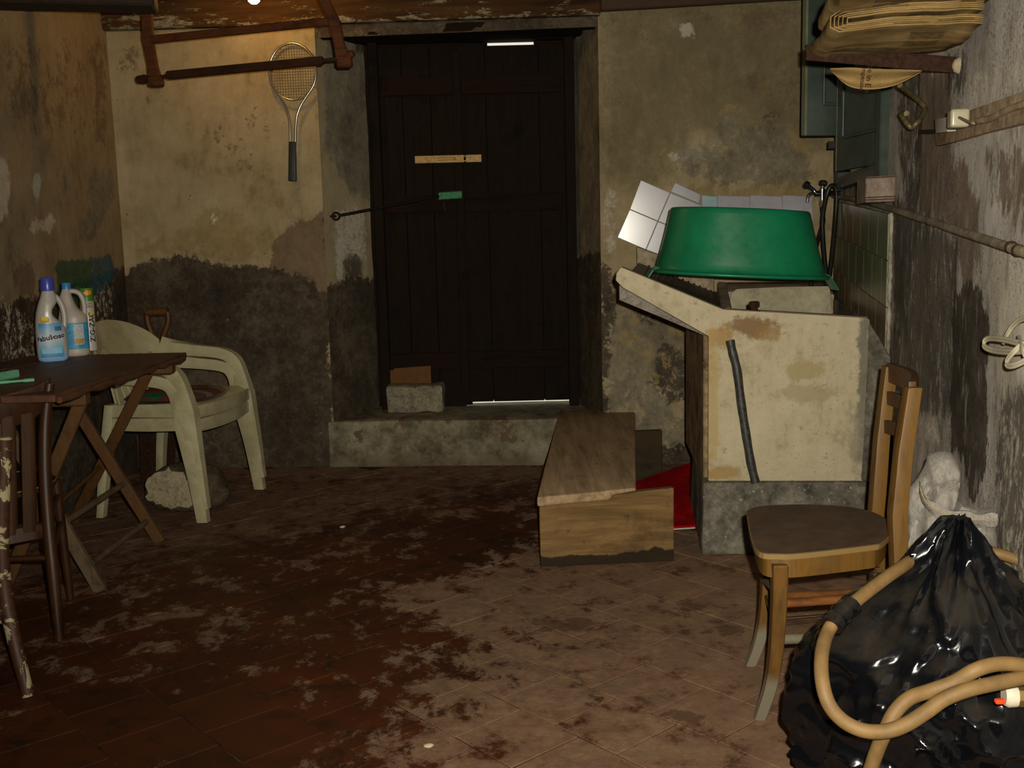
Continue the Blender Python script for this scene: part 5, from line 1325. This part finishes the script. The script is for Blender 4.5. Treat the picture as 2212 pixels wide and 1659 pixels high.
# --- insect spray can
p3 = FL(196, 757, TZ)
b3 = thing('spray_can', p3, 'tall white spray can with a green top and bold black upright lettering', 'can')
b3.rotation_euler = (0, 0, math.atan2(-p3[0], p3[1]))
mb = MB(); mb.lathe([(.024, 0), (.0262, .002), (.0262, .212), (.0245, .216), (.003, .217)], (0, 0, 0), 32); bbuild(mb, 'can_body', plain('white_enamel', C('aba89e'), .35, .4, .0, .04, 10), b3, smooth=.7)
mb = MB(); mb.lathe([(.0262, .212), (.0268, .214), (.0268, .246), (.025, .250), (.003, .2505)], (0, 0, 0), 32); bbuild(mb, 'can_cap', plain('leaf_green_plastic', C('3f7a22'), .4), b3, smooth=.7)
def prof3(z): return (.0268, .0268, .0268, 1.0)
bbuild(patch_mb(front_patch(prof3, .198, .214, -1.5, 1.5, .0004)), 'green_band', plain('leaf_green_print', C('3f7a22'), .4), b3, smooth=3)
def oval(a_c, z_c, ra, rz, off, n=28):
    vs = []
    for f in (0, 1):
        for i in range(n):
            t = 2 * math.pi * i / n; a = -math.pi / 2 + a_c + math.cos(t) * ra * f; vs.append(V(math.cos(a) * (.0268 + off), math.sin(a) * (.0268 + off), z_c + math.sin(t) * rz * f))
    return MB().add(vs, [(i, (i + 1) % n, n + (i + 1) % n, n + i) for i in range(n)])
bdg = bbuild(oval(.22, .232, .62, .0125, .0012), 'badge_ring', plain('red_badge', C('a5301c'), .4), b3)
bbuild(oval(.22, .232, .50, .0095, .0018), 'badge', plain('orange_badge', C('c48a14'), .4), bdg)
bbuild(wrap_text('SPAZIO', .0125, prof3, .0, .188, .0268, 0, .0008, .0003), 'green_lettering', plain('green_print', C('2f6a2a'), .5), b3)
bbuild(wrap_text('TEMPO', .0135, prof3, .05, .176, .0268, 0, .0008, .0003), 'red_lettering', plain('red_letter', C('a31f1f'), .5), b3)
bbuild(wrap_text('ZIG-ZAG', .030, prof3, .52, .096, .0268, math.pi / 2, .0009, .0006), 'black_lettering', plain('black_print', C('0d0d0d'), .5), b3)
bbuild(patch_mb(front_patch(prof3, .145, .158, .25, .9, .0011)), 'price_sticker', M_YEL, b3, smooth=3)
# --- mint green clip at the table's left edge
M_MINT = plain('mint_green_plastic', C('5c9a78'), .45, .4, 0, .08, 20)
pc0 = FL(30, 829, TZ)
clip = thing('clothes_clip', pc0, 'mint green plastic clip lying on the dark table', 'clip')
a, b = FL(-25, 834, TZ), FL(74, 826, TZ)
mb = MB(); mb.tube([V(*p) + V(0, 0, .008) for p in spline([a, pl(a, b, .35), pl(a, b, .6), pl(a, b, .85), b], 4)], [.007] * 6 + [.0055] * 5 + [.008] * 6, 8, flat=.8); mb.build('arm', M_MINT, clip, smooth=1)
a, b = FL(-20, 826, TZ), FL(38, 815, TZ)
mb = MB(); mb.beam(a + V(0, 0, .013), b + V(0, 0, .013), .022, .026); mb.build('jaw', M_MINT, clip, bevel=.004)
t0_ = FL(-2, 812, TZ); dk = thing('black_case', t0_ + V(-.03, .02, 0), 'dark case lying at the far left edge of the table', 'case')
mb = MB(); mb.box(t0_ + V(-.045, .02, .010), (.11, .05, .02)); mb.build('case_body', M_BLK, dk, bevel=.004)

# ================================================================== WOODEN CHAIRS ON THE LEFT
M_CH = wood('dark_varnished_chair_wood', C('1c0e06'), C('351c0a'), 2, 7, .45, .3)
M_CHP = wood('chair_panel_wood', C('1f1007'), C('38200c'), 2, 5, .6, .2)
lc = V(-1.55, 3.0, 0)
lch = thing('slat_back_chair', lc, 'dark varnished slat-back chair pushed up to the folding table', 'chair')
rp = [(127, 1368, 2.88), (116, 1250, 2.90), (104, 1130, 2.925), (97, 1010, 2.945), (98, 910, 2.96), (107, 828, 2.97)]
RPt = spline([AY(*p) for p in rp], 4); RPt[0] = V(RPt[0][0], RPt[0][1], .0)
mb = MB(); mb.tube(RPt, [.014 + .004 * min(1, i / 5) - .004 * max(0, (i - 14) / 6) for i in range(len(RPt))], 12); mb.build('rear_leg', M_CH, lch, smooth=1)
mb = MB(); mb.tube([p + V(-.40, -.02, 0) for p in RPt], .017, 12); mb.build('rear_leg', M_CH, lch, smooth=1)
def arc(z, t, bow=.11):
    A_ = np.array([np.interp(z, [p[2] for p in RPt], [p[i] for p in RPt]) for i in range(2)])
    B_ = A_ + np.array([-.40, -.02]); q = A_ + (B_ - A_) * t; return V(q[0], q[1] - bow * math.sin(math.pi * t) , z)
zt_ = RPt[-1][2]
def arcboard(zf0, zf1, t0, t1, th, name, mat, n=18):
    rings = []
    for i in range(n + 1):
        t = t0 + (t1 - t0) * i / n; z0, z1 = zf0(t), zf1(t); p0, p1 = arc(z0, t), arc(z1, t); o = V(0, th, 0); rings.append([p0, p1, p1 + o, p0 + o])
    mb = MB(); mb.loft(rings); return mb.build(name, mat, lch, bevel=.003, smooth=.7)
arcboard(lambda t: zt_ - .075 - .065 * math.sin(math.pi * t) ** .7, lambda t: zt_ + .016 - .045 * math.sin(math.pi * t) ** .7, .0, 1.0, .016, 'crest_rail', M_CH)
zc0 = AY(60, 985, 2.93)[2]; zr = AY(50, 1146, 2.92)[2]
arcboard(lambda t: zc0 + .02 * math.sin(math.pi * t * 3), lambda t: zt_ - .085, .16, .84, .010, 'back_panel', M_CHP)
for t in (.10, .20, .30, .45, .60, .75, .90):
    arcboard(lambda _t: zr, lambda _t: zt_ - .075, t - .035, t + .035, .012, 'back_slat', M_CHP, 3)
arcboard(lambda t: zr - .022, lambda t: zr + .022, .03, .97, .018, 'lower_rail', M_CH)
zs_ = .40
so_ = [V(lc[0] - .03 + .165 * math.cos(t), 3.10 + .17 * math.sin(t), zs_) for t in np.linspace(0, 2 * math.pi, 32, endpoint=False)]
mb = MB(); mb.prism(so_, (0, 0, .018)); lseat = mb.build('seat', M_CHP, lch, bevel=.004)
mb = MB(); ed = [p + V(0, 0, .0185) for p in so_]; mb.tube(ed + [ed[0]], .0022, 6, cap=False); mb.build('worn_seat_edge', plain('bare_pale_wood', C('6f6244'), .7), lseat)
for dx, dy in ((.07, .12), (-.19, .12)):
    mb = MB(); mb.tube([V(lc[0] + .03 + dx * .9, 3.10 + dy, zs_), V(lc[0] + .03 + dx, 3.10 + dy + .02, 0)], [.017, .012], 10); mb.build('front_leg', M_CH, lch, smooth=1)
for z in (.33, .24):
    a = V(*[np.interp(z, [p[2] for p in RPt], [p[i] for p in RPt]) for i in range(2)], z); mb = MB(); mb.tube([a, V(lc[0] + .03 + .068, 3.215, z + .02)], .009, 8); mb.build('stretcher', M_CH, lch, smooth=1)
    mb = MB(); mb.tube([a, a + V(-.40, -.02, 0)], .009, 8); mb.build('stretcher', M_CH, lch, smooth=1)
# chair with peeling brown paint, mostly outside the frame
k = Mat('peeling_brown_paint', .55, .3); n = k.noise(k.obj(), 11, 8, .7, .5); f = k.step(n, .52, .53)
k.col(k.mix(f, k.ramp(k.noise(k.obj(), 40, 3, .6), [(.3, C('2f1a10')), (.7, C('45281a'))]), C('938a68'))); k.bump(f, .4, -.002); M_PEEL = k.m
pc = thing('peeling_chair', FL(55, 1498), 'wooden chair with peeling brown paint cut off by the left edge', 'chair')
pp_ = [(60, 1496, 2.505), (45, 1440, 2.52), (28, 1370, 2.54), (12, 1290, 2.56), (4, 1200, 2.57), (4, 1100, 2.575), (8, 1020, 2.58), (10, 948, 2.58)]
PP = spline([AY(*p) for p in pp_], 4); PP[0] = V(PP[0][0], PP[0][1], 0)
mb = MB(); mb.tube(PP, [.015 + .0035 * min(1, i / 10) for i in range(len(PP))], 14); mb.build('rear_leg', M_PEEL, pc, smooth=1)
mb = MB(); mb.tube([PP[-1] + V(0, 0, -.002), PP[-1] + V(0, 0, .004)], [.018, .012], 14); mb.build('bare_post_end', plain('bare_end_grain', C('9a8c66'), .8), pc)
mb = MB(); mb.tube([p + V(-.36, .03, 0) for p in PP], .018, 14); mb.build('rear_leg', M_PEEL, pc, smooth=1)
for zf, nm in ((.60, 'top_rail'), (.40, 'seat_rail'), (.20, 'stretcher')):
    a = V(*[np.interp(zf, [p[2] for p in PP], [p[i] for p in PP]) for i in range(2)], zf); mb = MB(); mb.beam(a, a + V(-.36, .03, 0), .018, .045); mb.build(nm, M_PEEL, pc, bevel=.003)
a = V(PP[20][0] - .19, 2.40, .425)
mb = MB(); mb.box(a + V(-.02, 0, 0), (.38, .34, .02)); mb.build('seat', M_PEEL, pc, bevel=.006)
for dx in (-.16, .12):
    mb = MB(); mb.tube([a + V(dx, -.13, -.01), V(a[0] + dx, a[1] - .14, 0)], [.018, .013], 10); mb.build('front_leg', M_PEEL, pc, smooth=1)

# ================================================================== STACKED PLASTIC CHAIRS
k = Mat('aged_white_plastic', .32, .42); n = k.noise(k.obj(), 7, 6, .65); n2 = k.noise(k.obj(), 60, 4, .7)
k.col(k.mix(k.math('MULTIPLY', k.step(n2, .58, .68), .3), k.ramp(n, [(.35, C('8f8767')), (.65, C('aaa283'))]), C('5d523c'))); M_PLC = k.m
def plastic_chair(loc, rz, label):
    r = thing('plastic_chair', loc, label, 'chair', 'stacked plastic chairs', rz)
    def band(keys, name, n=6):
        """keys: (pos, wide vector, thin vector) lofted with rounded edges"""
        A1 = spline([k_[0] for k_ in keys], n); W1 = spline([k_[1] for k_ in keys], n); T1 = spline([k_[2] for k_ in keys], n); rings = []
        for p, w, t in zip(A1, W1, T1):
            rings.append([p + w * .5 * c + t * .5 * s for c, s in ((-.86, -1), (.86, -1), (1, -.6), (1, .6), (.86, 1), (-.86, 1), (-1, .6), (-1, -.6))])
        mb = MB(); mb.loft(rings); return mb.build(name, M_PLC, r, smooth=.9, local=True)
    for s in (-1, 1):
        y = s * .275
        band([(V(.225, s * .285, 0), V(0, .034, 0), V(.046, 0, 0)), (V(.200, s * .282, .22), V(0, .046, 0), V(.062, 0, 0)), (V(.172, y, .41), V(0, .060, 0), V(.085, 0, 0))], 'front_leg')
        band([(V(.172, y, .40), V(0, .055, 0), V(.085, 0, 0)), (V(.158, y, .48), V(0, .05, 0), V(.070, 0, .004)), (V(.135, y, .545), V(0, .05, 0), V(.050, 0, .030)), (V(.085, y, .578), V(0, .052, 0), V(.016, 0, .046)), (V(-.03, y, .592), V(0, .05, 0), V(0, 0, .050)), (V(-.15, s * .27, .606), V(0, .04, .01), V(.01, 0, .056)), (V(-.215, s * .25, .622), V(0, .022, .03), V(.02, 0, .05))], 'arm')
        band([(V(-.255, s * .25, 0), V(0, .034, 0), V(.032, 0, 0)), (V(-.225, s * .235, .22), V(0, .044, 0), V(.036, 0, 0)), (V(-.19, s * .225, .42), V(0, .05, 0), V(.040, 0, 0))], 'rear_leg')
        band([(V(-.18, s * .235, .395), V(0, .012, 0), V(0, 0, .05)), (V(0, s * .262, .40), V(0, .012, 0), V(0, 0, .055)), (V(.19, s * .272, .405), V(0, .012, 0), V(0, 0, .05))], 'side_rail')
    # crest: broad curved back band
    ks = []
    for a in np.linspace(-1, 1, 13):
        an = a * 1.25; x = -.165 - .145 * math.cos(an * .95); y = .262 * math.sin(an) / math.sin(1.25); h = .05 + .13 * math.cos(a * math.pi / 2) ** .8; zc_ = .622 + .045 * math.cos(a * math.pi / 2)
        nrm = unit(V(-math.cos(an), math.sin(an), 0)); ks.append((V(x, y, zc_), V(nrm[0] * -.0 - .25 * h * math.cos(an), 0, h), nrm * .012))
    band(ks, 'back_crest', 3)
    for y in (-.16, -.10, -.04, .04, .10, .16):
        mb = MB(); x0 = -.275 + abs(y) * .35
        mb.beam((-.185, y * .95, .405), (x0, y, .60), .040, .008, up=(1, 0, 0)); mb.build('back_slat', M_PLC, r, bevel=.002, local=True)
    # seat pan with rolled front edge
    vs = []; fs = []; nx, ny = 16, 14
    for top in (0, 1):
        for i in range(nx + 1):
            u = i / nx; x = -.205 + .435 * u; z = .405 + .02 * u - .035 * max(0, (u - .86) / .14) ** 2
            for j in range(ny + 1):
                v_ = j / ny * 2 - 1; wy = .235 + .03 * u; xx = x - (.05 * v_ * v_ * max(0, u - .5))
                vs.append(V(xx, v_ * wy, z + .012 * v_ * v_ - .008 * math.cos(v_ * 1.5) - (0 if top else .012)))
    m_ = (nx + 1) * (ny + 1)
    for s in (0, 1):
        for i in range(nx):
            for j in range(ny):
                q = s * m_ + i * (ny + 1) + j; f = (q, q + 1, q + ny + 2, q + ny + 1); fs.append(f if s == 0 else f[::-1])
    E_ = [i * (ny + 1) for i in range(nx + 1)] + [nx * (ny + 1) + j for j in range(1, ny + 1)] + [i * (ny + 1) + ny for i in range(nx - 1, -1, -1)] + [j for j in range(ny - 1, 0, -1)]
    for a, b in zip(E_, E_[1:] + E_[:1]): fs.append((a, b, m_ + b, m_ + a))
    mb = MB(); mb.add(vs, fs); mb.build('seat', M_PLC, r, smooth=.9, local=True)
    band([(V(.20, -.27, .395), V(.0, 0, .05), V(.014, 0, 0)), (V(.222, -.12, .392), V(0, 0, .055), V(.014, 0, 0)), (V(.225, 0, .39), V(0, 0, .055), V(.014, 0, 0)), (V(.222, .12, .392), V(0, 0, .055), V(.014, 0, 0)), (V(.20, .27, .395), V(0, 0, .05), V(.014, 0, 0))], 'front_rail')
    return r
PCX, PCY, PRZ = -1.455, 4.47, math.radians(-10)
plastic_chair((PCX, PCY, 0), PRZ, 'lower of two stacked off-white plastic armchairs standing on the floor')
plastic_chair((PCX + .006, PCY - .001, .058), PRZ, 'upper of two stacked off-white plastic armchairs holding the cushion')
# cushion
k = Mat('faded_patterned_cloth', .95, .08); v = k.map(k.obj(), (9, 14, 9)); vo = k.voro(v, 1.0, 'F1', 'Color'); o_ = k.sep(vo)
k.col(k.ramp(o_[0], [(.0, C('4a3a30')), (.25, C('5f2f28')), (.42, C('57493c')), (.55, C('1f5a40')), (.66, C('5a4a40')), (.8, C('6f5c4c')), (.92, C('4c6357'))], 'CONSTANT')); k.bump(k.noise(k.obj(), 30, 4, .6), .4, .004); M_CUSH = k.m
cu0 = V(PCX - .01, PCY, .487)
cush = thing('seat_cushion', cu0, 'thin faded patterned cushion on the stacked plastic chairs', 'cushion')
ol = [(.185 * math.copysign(abs(math.cos(t)) ** .6, math.cos(t)), .20 * math.copysign(abs(math.sin(t)) ** .6, math.sin(t))) for t in np.linspace(0, 2 * math.pi, 48, endpoint=False)]
mb = MB(); mb.add(*pillow(ol, cu0, V(math.cos(PRZ), math.sin(PRZ), 0), V(-math.sin(PRZ), math.cos(PRZ), 0), V(0, 0, 1), .030, wr=lambda p, f: .008 * nz((p[0], p[1], 2), 9, 2), back=.15)); mb.build('cushion_cover', M_CUSH, cush, smooth=1)

# ================================================================== ROCK, SPADE, STONE, CARDBOARD
def stone_mat(name, a, b, d):
    k = Mat(name, .95, .1); n = k.noise(k.obj(), 14, 8, .72); n2 = k.noise(k.obj(), 70, 5, .7)
    k.col(k.ramp(k.math('ADD', k.math('MULTIPLY', n, .5), k.math('MULTIPLY', n2, .5)), [(.36, a), (.5, b), (.64, d)])); k.bump(n2, .7, .005); return k.m
M_ROCK = stone_mat('brown_boulder', C('2e261d'), C('4c4031'), C('5e5140')); M_ROCKP = stone_mat('pale_broken_stone', C('6a5d47'), C('978a70'), C('ada084'))
def ico(c, rad, sub=4, f=None):
    bm = bmesh.new(); bmesh.ops.create_icosphere(bm, subdivisions=sub, radius=1.0); mb = MB()
    vs = [c + V(v.co.x * rad[0], v.co.y * rad[1], v.co.z * rad[2]) * (1 + (f(v.co) if f else 0)) for v in bm.verts]; fs = [tuple(v.index for v in q.verts) for q in bm.faces]; bm.free()
    return vs, fs
rc = FL(395, 1105) + V(0, .10, .075)
rock = thing('boulder', V(rc[0], rc[1], 0), 'round brown boulder with a pale broken face under the stacked chairs', 'rock')
vs, fs = ico(rc, (.185, .15, .115), 4, lambda q: .16 * nz(q, 1.4, 3) + .05 * nz(q, 4, 2))
cn = unit(V(-.35, -1, .25)); cd = cn @ (rc + cn * .095 + V(-.03, 0, 0))
vs2 = [p - cn * max(0, (p @ cn) - cd) for p in vs]
vs2 = [V(p[0], p[1], max(p[2], .002)) for p in vs2]
on_cut = [abs((p @ cn) - cd) < .004 for p in vs2]
mb = MB(); mb.add(vs2, [f for f in fs if not all(on_cut[i] for i in f)]); mb.build('boulder_skin', M_ROCK, rock, smooth=.8)
mb = MB(); mb.add([p + cn * (.004 * nz(p, 30, 3)) for p in vs2], [f for f in fs if all(on_cut[i] for i in f)]); mb.build('broken_face', M_ROCKP, rock, smooth=1)
M_SPD = wood('spade_handle_wood', C('33200f'), C('553414'), 2, 8, .5, .35)
s0 = AY(341, 742, 5.10); sp_ = thing('spade', V(s0[0], 5.0, 0), 'spade with a brown wooden D-handle leaning on the dark back wall', 'spade')
g0, g1 = AY(318, 675, 5.10), AY(362, 673, 5.10)
mb = MB(); mb.tube([g0, g1], .022, 12); mb.build('grip', M_SPD, sp_, smooth=1)
for e in (g0, g1):
    mb = MB(); mb.tube(spline([e, e + V(0, 0, -.05), pl(e, s0, .45) + V(0, 0, -.045), s0 + V(0, -.005, -.03)], 4), .015, 10); mb.build('yoke', M_SPD, sp_, smooth=1)
mb = MB(); mb.tube([s0 + V(0, 0, -.05), V(s0[0] + .03, 4.93, .26)], .016, 12); mb.build('shaft', M_SPD, sp_, smooth=1)
mb = MB(); b0 = V(s0[0] + .03, 4.925, .28); mb.hexa([b0 + V(-.08, -.06, -.278), b0 + V(.08, -.06, -.278), b0 + V(.08, -.055, -.278), b0 + V(-.08, -.055, -.278), b0 + V(-.09, 0, 0), b0 + V(.09, 0, 0), b0 + V(.09, .005, 0), b0 + V(-.09, .005, 0)]); mb.build('blade', M_RUST, sp_)
sb0 = FL(898, 893, STEP_Z) ; sbl = FL(834, 893, STEP_Z); sbr = FL(962, 888, STEP_Z)
stb = thing('stone_block', sb0 + V(0, .08, 0), 'rough grey stone block on the threshold against the door', 'stone')
mb = MB(); cx0 = (sbl[0] + sbr[0]) / 2; wS = sbr[0] - sbl[0]
mb.box((cx0, sb0[1] + .09, STEP_Z + .072), (wS * .96, .17, .142))
o = mb.build('block', stone_mat('grey_cut_stone', C('4a4438'), C('756d5c'), C('928973')), stb, bevel=.02, seg=2, smooth=.7, sub=3, disp=lambda p: nz(p, 9, 3) * .012)
M_CARD = plain('brown_cardboard', C('5f4023'), .85, .15, 0, .1, 30)
cb = thing('cardboard_piece', AY(884, 832, 5.44), 'torn piece of brown cardboard standing behind the stone block', 'cardboard')
q = [AY(x, y, 5.455) for x, y in ((836, 870), (834, 800), (850, 800), (851, 796), (930, 790), (933, 870))]
mb = MB(); mb.prism(q, (0, .006, 0)); mb.build('sheet', M_CARD, cb)
# door bar hooked from the recess to the latch
e0 = ON(725, 468, (XL, YB(XL), 0), (.8, -.6, 0)) if False else AY(726, 467, 5.19); e1 = AY(948, 424, 5.44)
bar = thing('door_bar', e0, 'thin iron bar with an eye holding the door latch from the recess wall', 'bar')
mb = MB(); mb.tube([e0 + unit(e1 - e0) * .022, e1], .0075, 8); mb.build('rod', M_IRON, bar, smooth=1)
mb = MB(); ring_ = [e0 + V(math.cos(t) * .017, 0, math.sin(t) * .017) for t in np.linspace(0, 2 * math.pi, 20, endpoint=False)]; mb.tube(ring_ + [ring_[0]], .006, 8, cap=False); mb.build('eye', M_RUST, bar, smooth=1)
mb = MB(); mb.tube([e0, e0 + V(-.05, .03, 0)], .006, 8); mb.build('staple', M_RUST, bar, smooth=1)
# small chips lying on the floor
for px_, lab_ in (((926, 1614), 'small white chip on the dusty tiles near the bottom edge'), ((740, 1140), 'tiny pale pebble on the dark red tiles before the threshold')):
    c = FL(*px_); t = thing('stone_chip', c, lab_, 'pebble', 'chips on the floor'); vs, fs = ico(c + V(0, 0, .004), (.012, .007, .005), 2, lambda q: .25 * nz(q, 2, 2)); mb = MB(); mb.add(vs, fs); mb.build('chip', plain('white_chip', C('a89f86'), .8), t)

# ================================================================== TENNIS RACKET
M_ALU = Mat('aluminium_tube', .22, .5, .9).col(C('b9b3a6')).m
def rk(x, y, o=.035): return bw(x, y, o)
rc_ = rk(632, 155); rack = thing('tennis_racket', rk(632, 392), 'old metal tennis racket hanging upside up on the plaster wall', 'racket')
rack['label'] = 'old metal tennis racket with a black grip hanging on the plaster wall'
RXY = []
sx_ = np.linalg.norm(rk(683, 155) - rk(582, 155)) / 2; sz_ = (rk(632, 95)[2] - rk(632, 218)[2]) / 2; wx = unit(V(1, -.075, 0))
def head(t, k=1.0): return rc_ + wx * (math.sin(t) * sx_ * k) + V(0, 0, math.cos(t) * sz_ * k)
hd = [head(t) for t in np.linspace(-2.45, 2.45, 60)]
left_ = [rk(x, y) for x, y in ((613, 222), (622, 245), (626, 270), (627, 310), (628, 340))]; right_ = [rk(x, y) for x, y in ((653, 222), (643, 245), (639, 270), (638, 310), (637, 340))]
path = spline(left_[::-1] + hd[2:-2:3] + right_, 4)
mb = MB(); mb.tube(path, .0062, 10); mb.build('frame', M_ALU, rack, smooth=1)
br_ = [head(t) for t in np.linspace(2.40, 2 * math.pi - 2.40, 14)]; mb = MB(); mb.tube(br_, .005, 8); mb.build('throat_bridge', M_ALU, rack, smooth=1)
mb = MB()
for i in range(-8, 9):
    u = i / 9.0; L = math.sqrt(1 - u * u) * .97
    mb.tube([rc_ + wx * (u * sx_) + V(0, 0, L * sz_), rc_ + wx * (u * sx_) - V(0, 0, L * sz_)], .0009, 4)
for i in range(-9, 10):
    u = i / 10.0; L = math.sqrt(1 - u * u) * .97
    mb.tube([rc_ - wx * (L * sx_) + V(0, .002, u * sz_), rc_ + wx * (L * sx_) + V(0, .002, u * sz_)], .0009, 4)
mb.build('strings', plain('brown_gut', C('4a3d28'), .6), rack)
gp0, gp1 = rk(632, 306), rk(632, 392); mb = MB(); mb.beam(gp0, gp1, .034, .026, up=(0, 1, 0), w1=.038, h1=.030); mb.build('grip', plain('black_leather', C('0e0d0c'), .55, .4, 0, .3, 60, .3), rack, bevel=.006, seg=2, smooth=.8)

# ================================================================== WOODEN RACK HUNG FROM THE CEILING
M_RK = wood('red_brown_rack_wood', C('33190b'), C('4e2a12'), 0, 8, .75, .15); M_RKD = wood('dark_rack_rod', C('22130a'), C('341d0d'), 0, 8, .75, .15)
rkk = thing('hanging_rack', AY(520, 100, 4.45), 'red-brown wooden rack of two hangers and two rails hung from the ceiling', 'rack')
def RP(x, y): return AY(x, y, 4.60 - (x - 320) / 400 * .28)
def hang(px, ws, name):
    pts = [RP(x, y) for x, y in px]; mb = MB(); rings = []
    for p, w in zip(pts, ws): rings.append([p + V(-w / 2, -.014, 0), p + V(w / 2, -.014, 0), p + V(w / 2, .014, 0), p + V(-w / 2, .014, 0)])
    mb.loft(rings); return mb.build(name, M_RK, rkk, bevel=.004, smooth=.6)
L_top = RP(314, 20); 
hang([(314, -120), (316, -28), (318, 40), (320, 85), (330, 140), (337, 180)], [.045, .045, .045, .048, .042, .060], 'hanger')
hang([(640, -150), (682, -45), (700, 0), (722, 45), (733, 95), (744, 140)], [.045, .045, .046, .048, .044, .060], 'hanger')
mb = MB(); mb.beam(RP(322, 86), RP(716, 46), .020, .032); mb.build('upper_rail', M_RK, rkk, bevel=.003)
mb = MB(); mb.beam(RP(362, 163), RP(697, 131), .026, .034); mb.tube([RP(330, 168), RP(745, 126)], .009, 8); mb.build('lower_rod', M_RKD, rkk, bevel=.004)
for pts in (((298, 172), (312, 171), (322, 170), (336, 170)), ((738, 124), (750, 120), (756, 118), (764, 115))):
    mb = MB(); P_ = [RP(*p) for p in pts]; out_l = pts[0][0] < 500
    mb.tube(P_, [.016, .020, .011, .014] if out_l else [.014, .011, .017, .013], 12); mb.build('knob', M_RKD if out_l else M_RK, rkk, smooth=1)
for x, y in ((337, 176), (744, 134)):
    mb = MB(); mb.box(RP(x, y), (.062, .04, .045)); mb.build('end_block', M_RK, rkk, bevel=.006)

# ================================================================== LIGHT BULB
lb = AY(548, -6, 4.78)
lamp = thing('light_bulb', V(lb[0], lb[1], ZC), 'bare glowing light bulb under the dark ceiling at the top edge', 'lamp')
k = Mat('glowing_glass', .3, .3); k.b.inputs['Emission Color'].default_value = (1.0, .52, .10, 1); k.b.inputs['Emission Strength'].default_value = 160.0; k.col((1, .8, .5, 1))
mb = MB(); mb.lathe([(.002, -.030), (.014, -.027), (.025, -.016), (.029, 0), (.026, .014), (.018, .028), (.013, .04)], lb, 20); mb.build('glass', k.m, lamp, smooth=2)
mb = MB(); mb.lathe([(.014, .036), (.019, .04), (.019, max(.05, ZC - lb[2] - .004)), (.028, max(.052, ZC - lb[2] - .002))], lb, 16); mb.build('lamp_holder', M_BLK, lamp, smooth=.7)
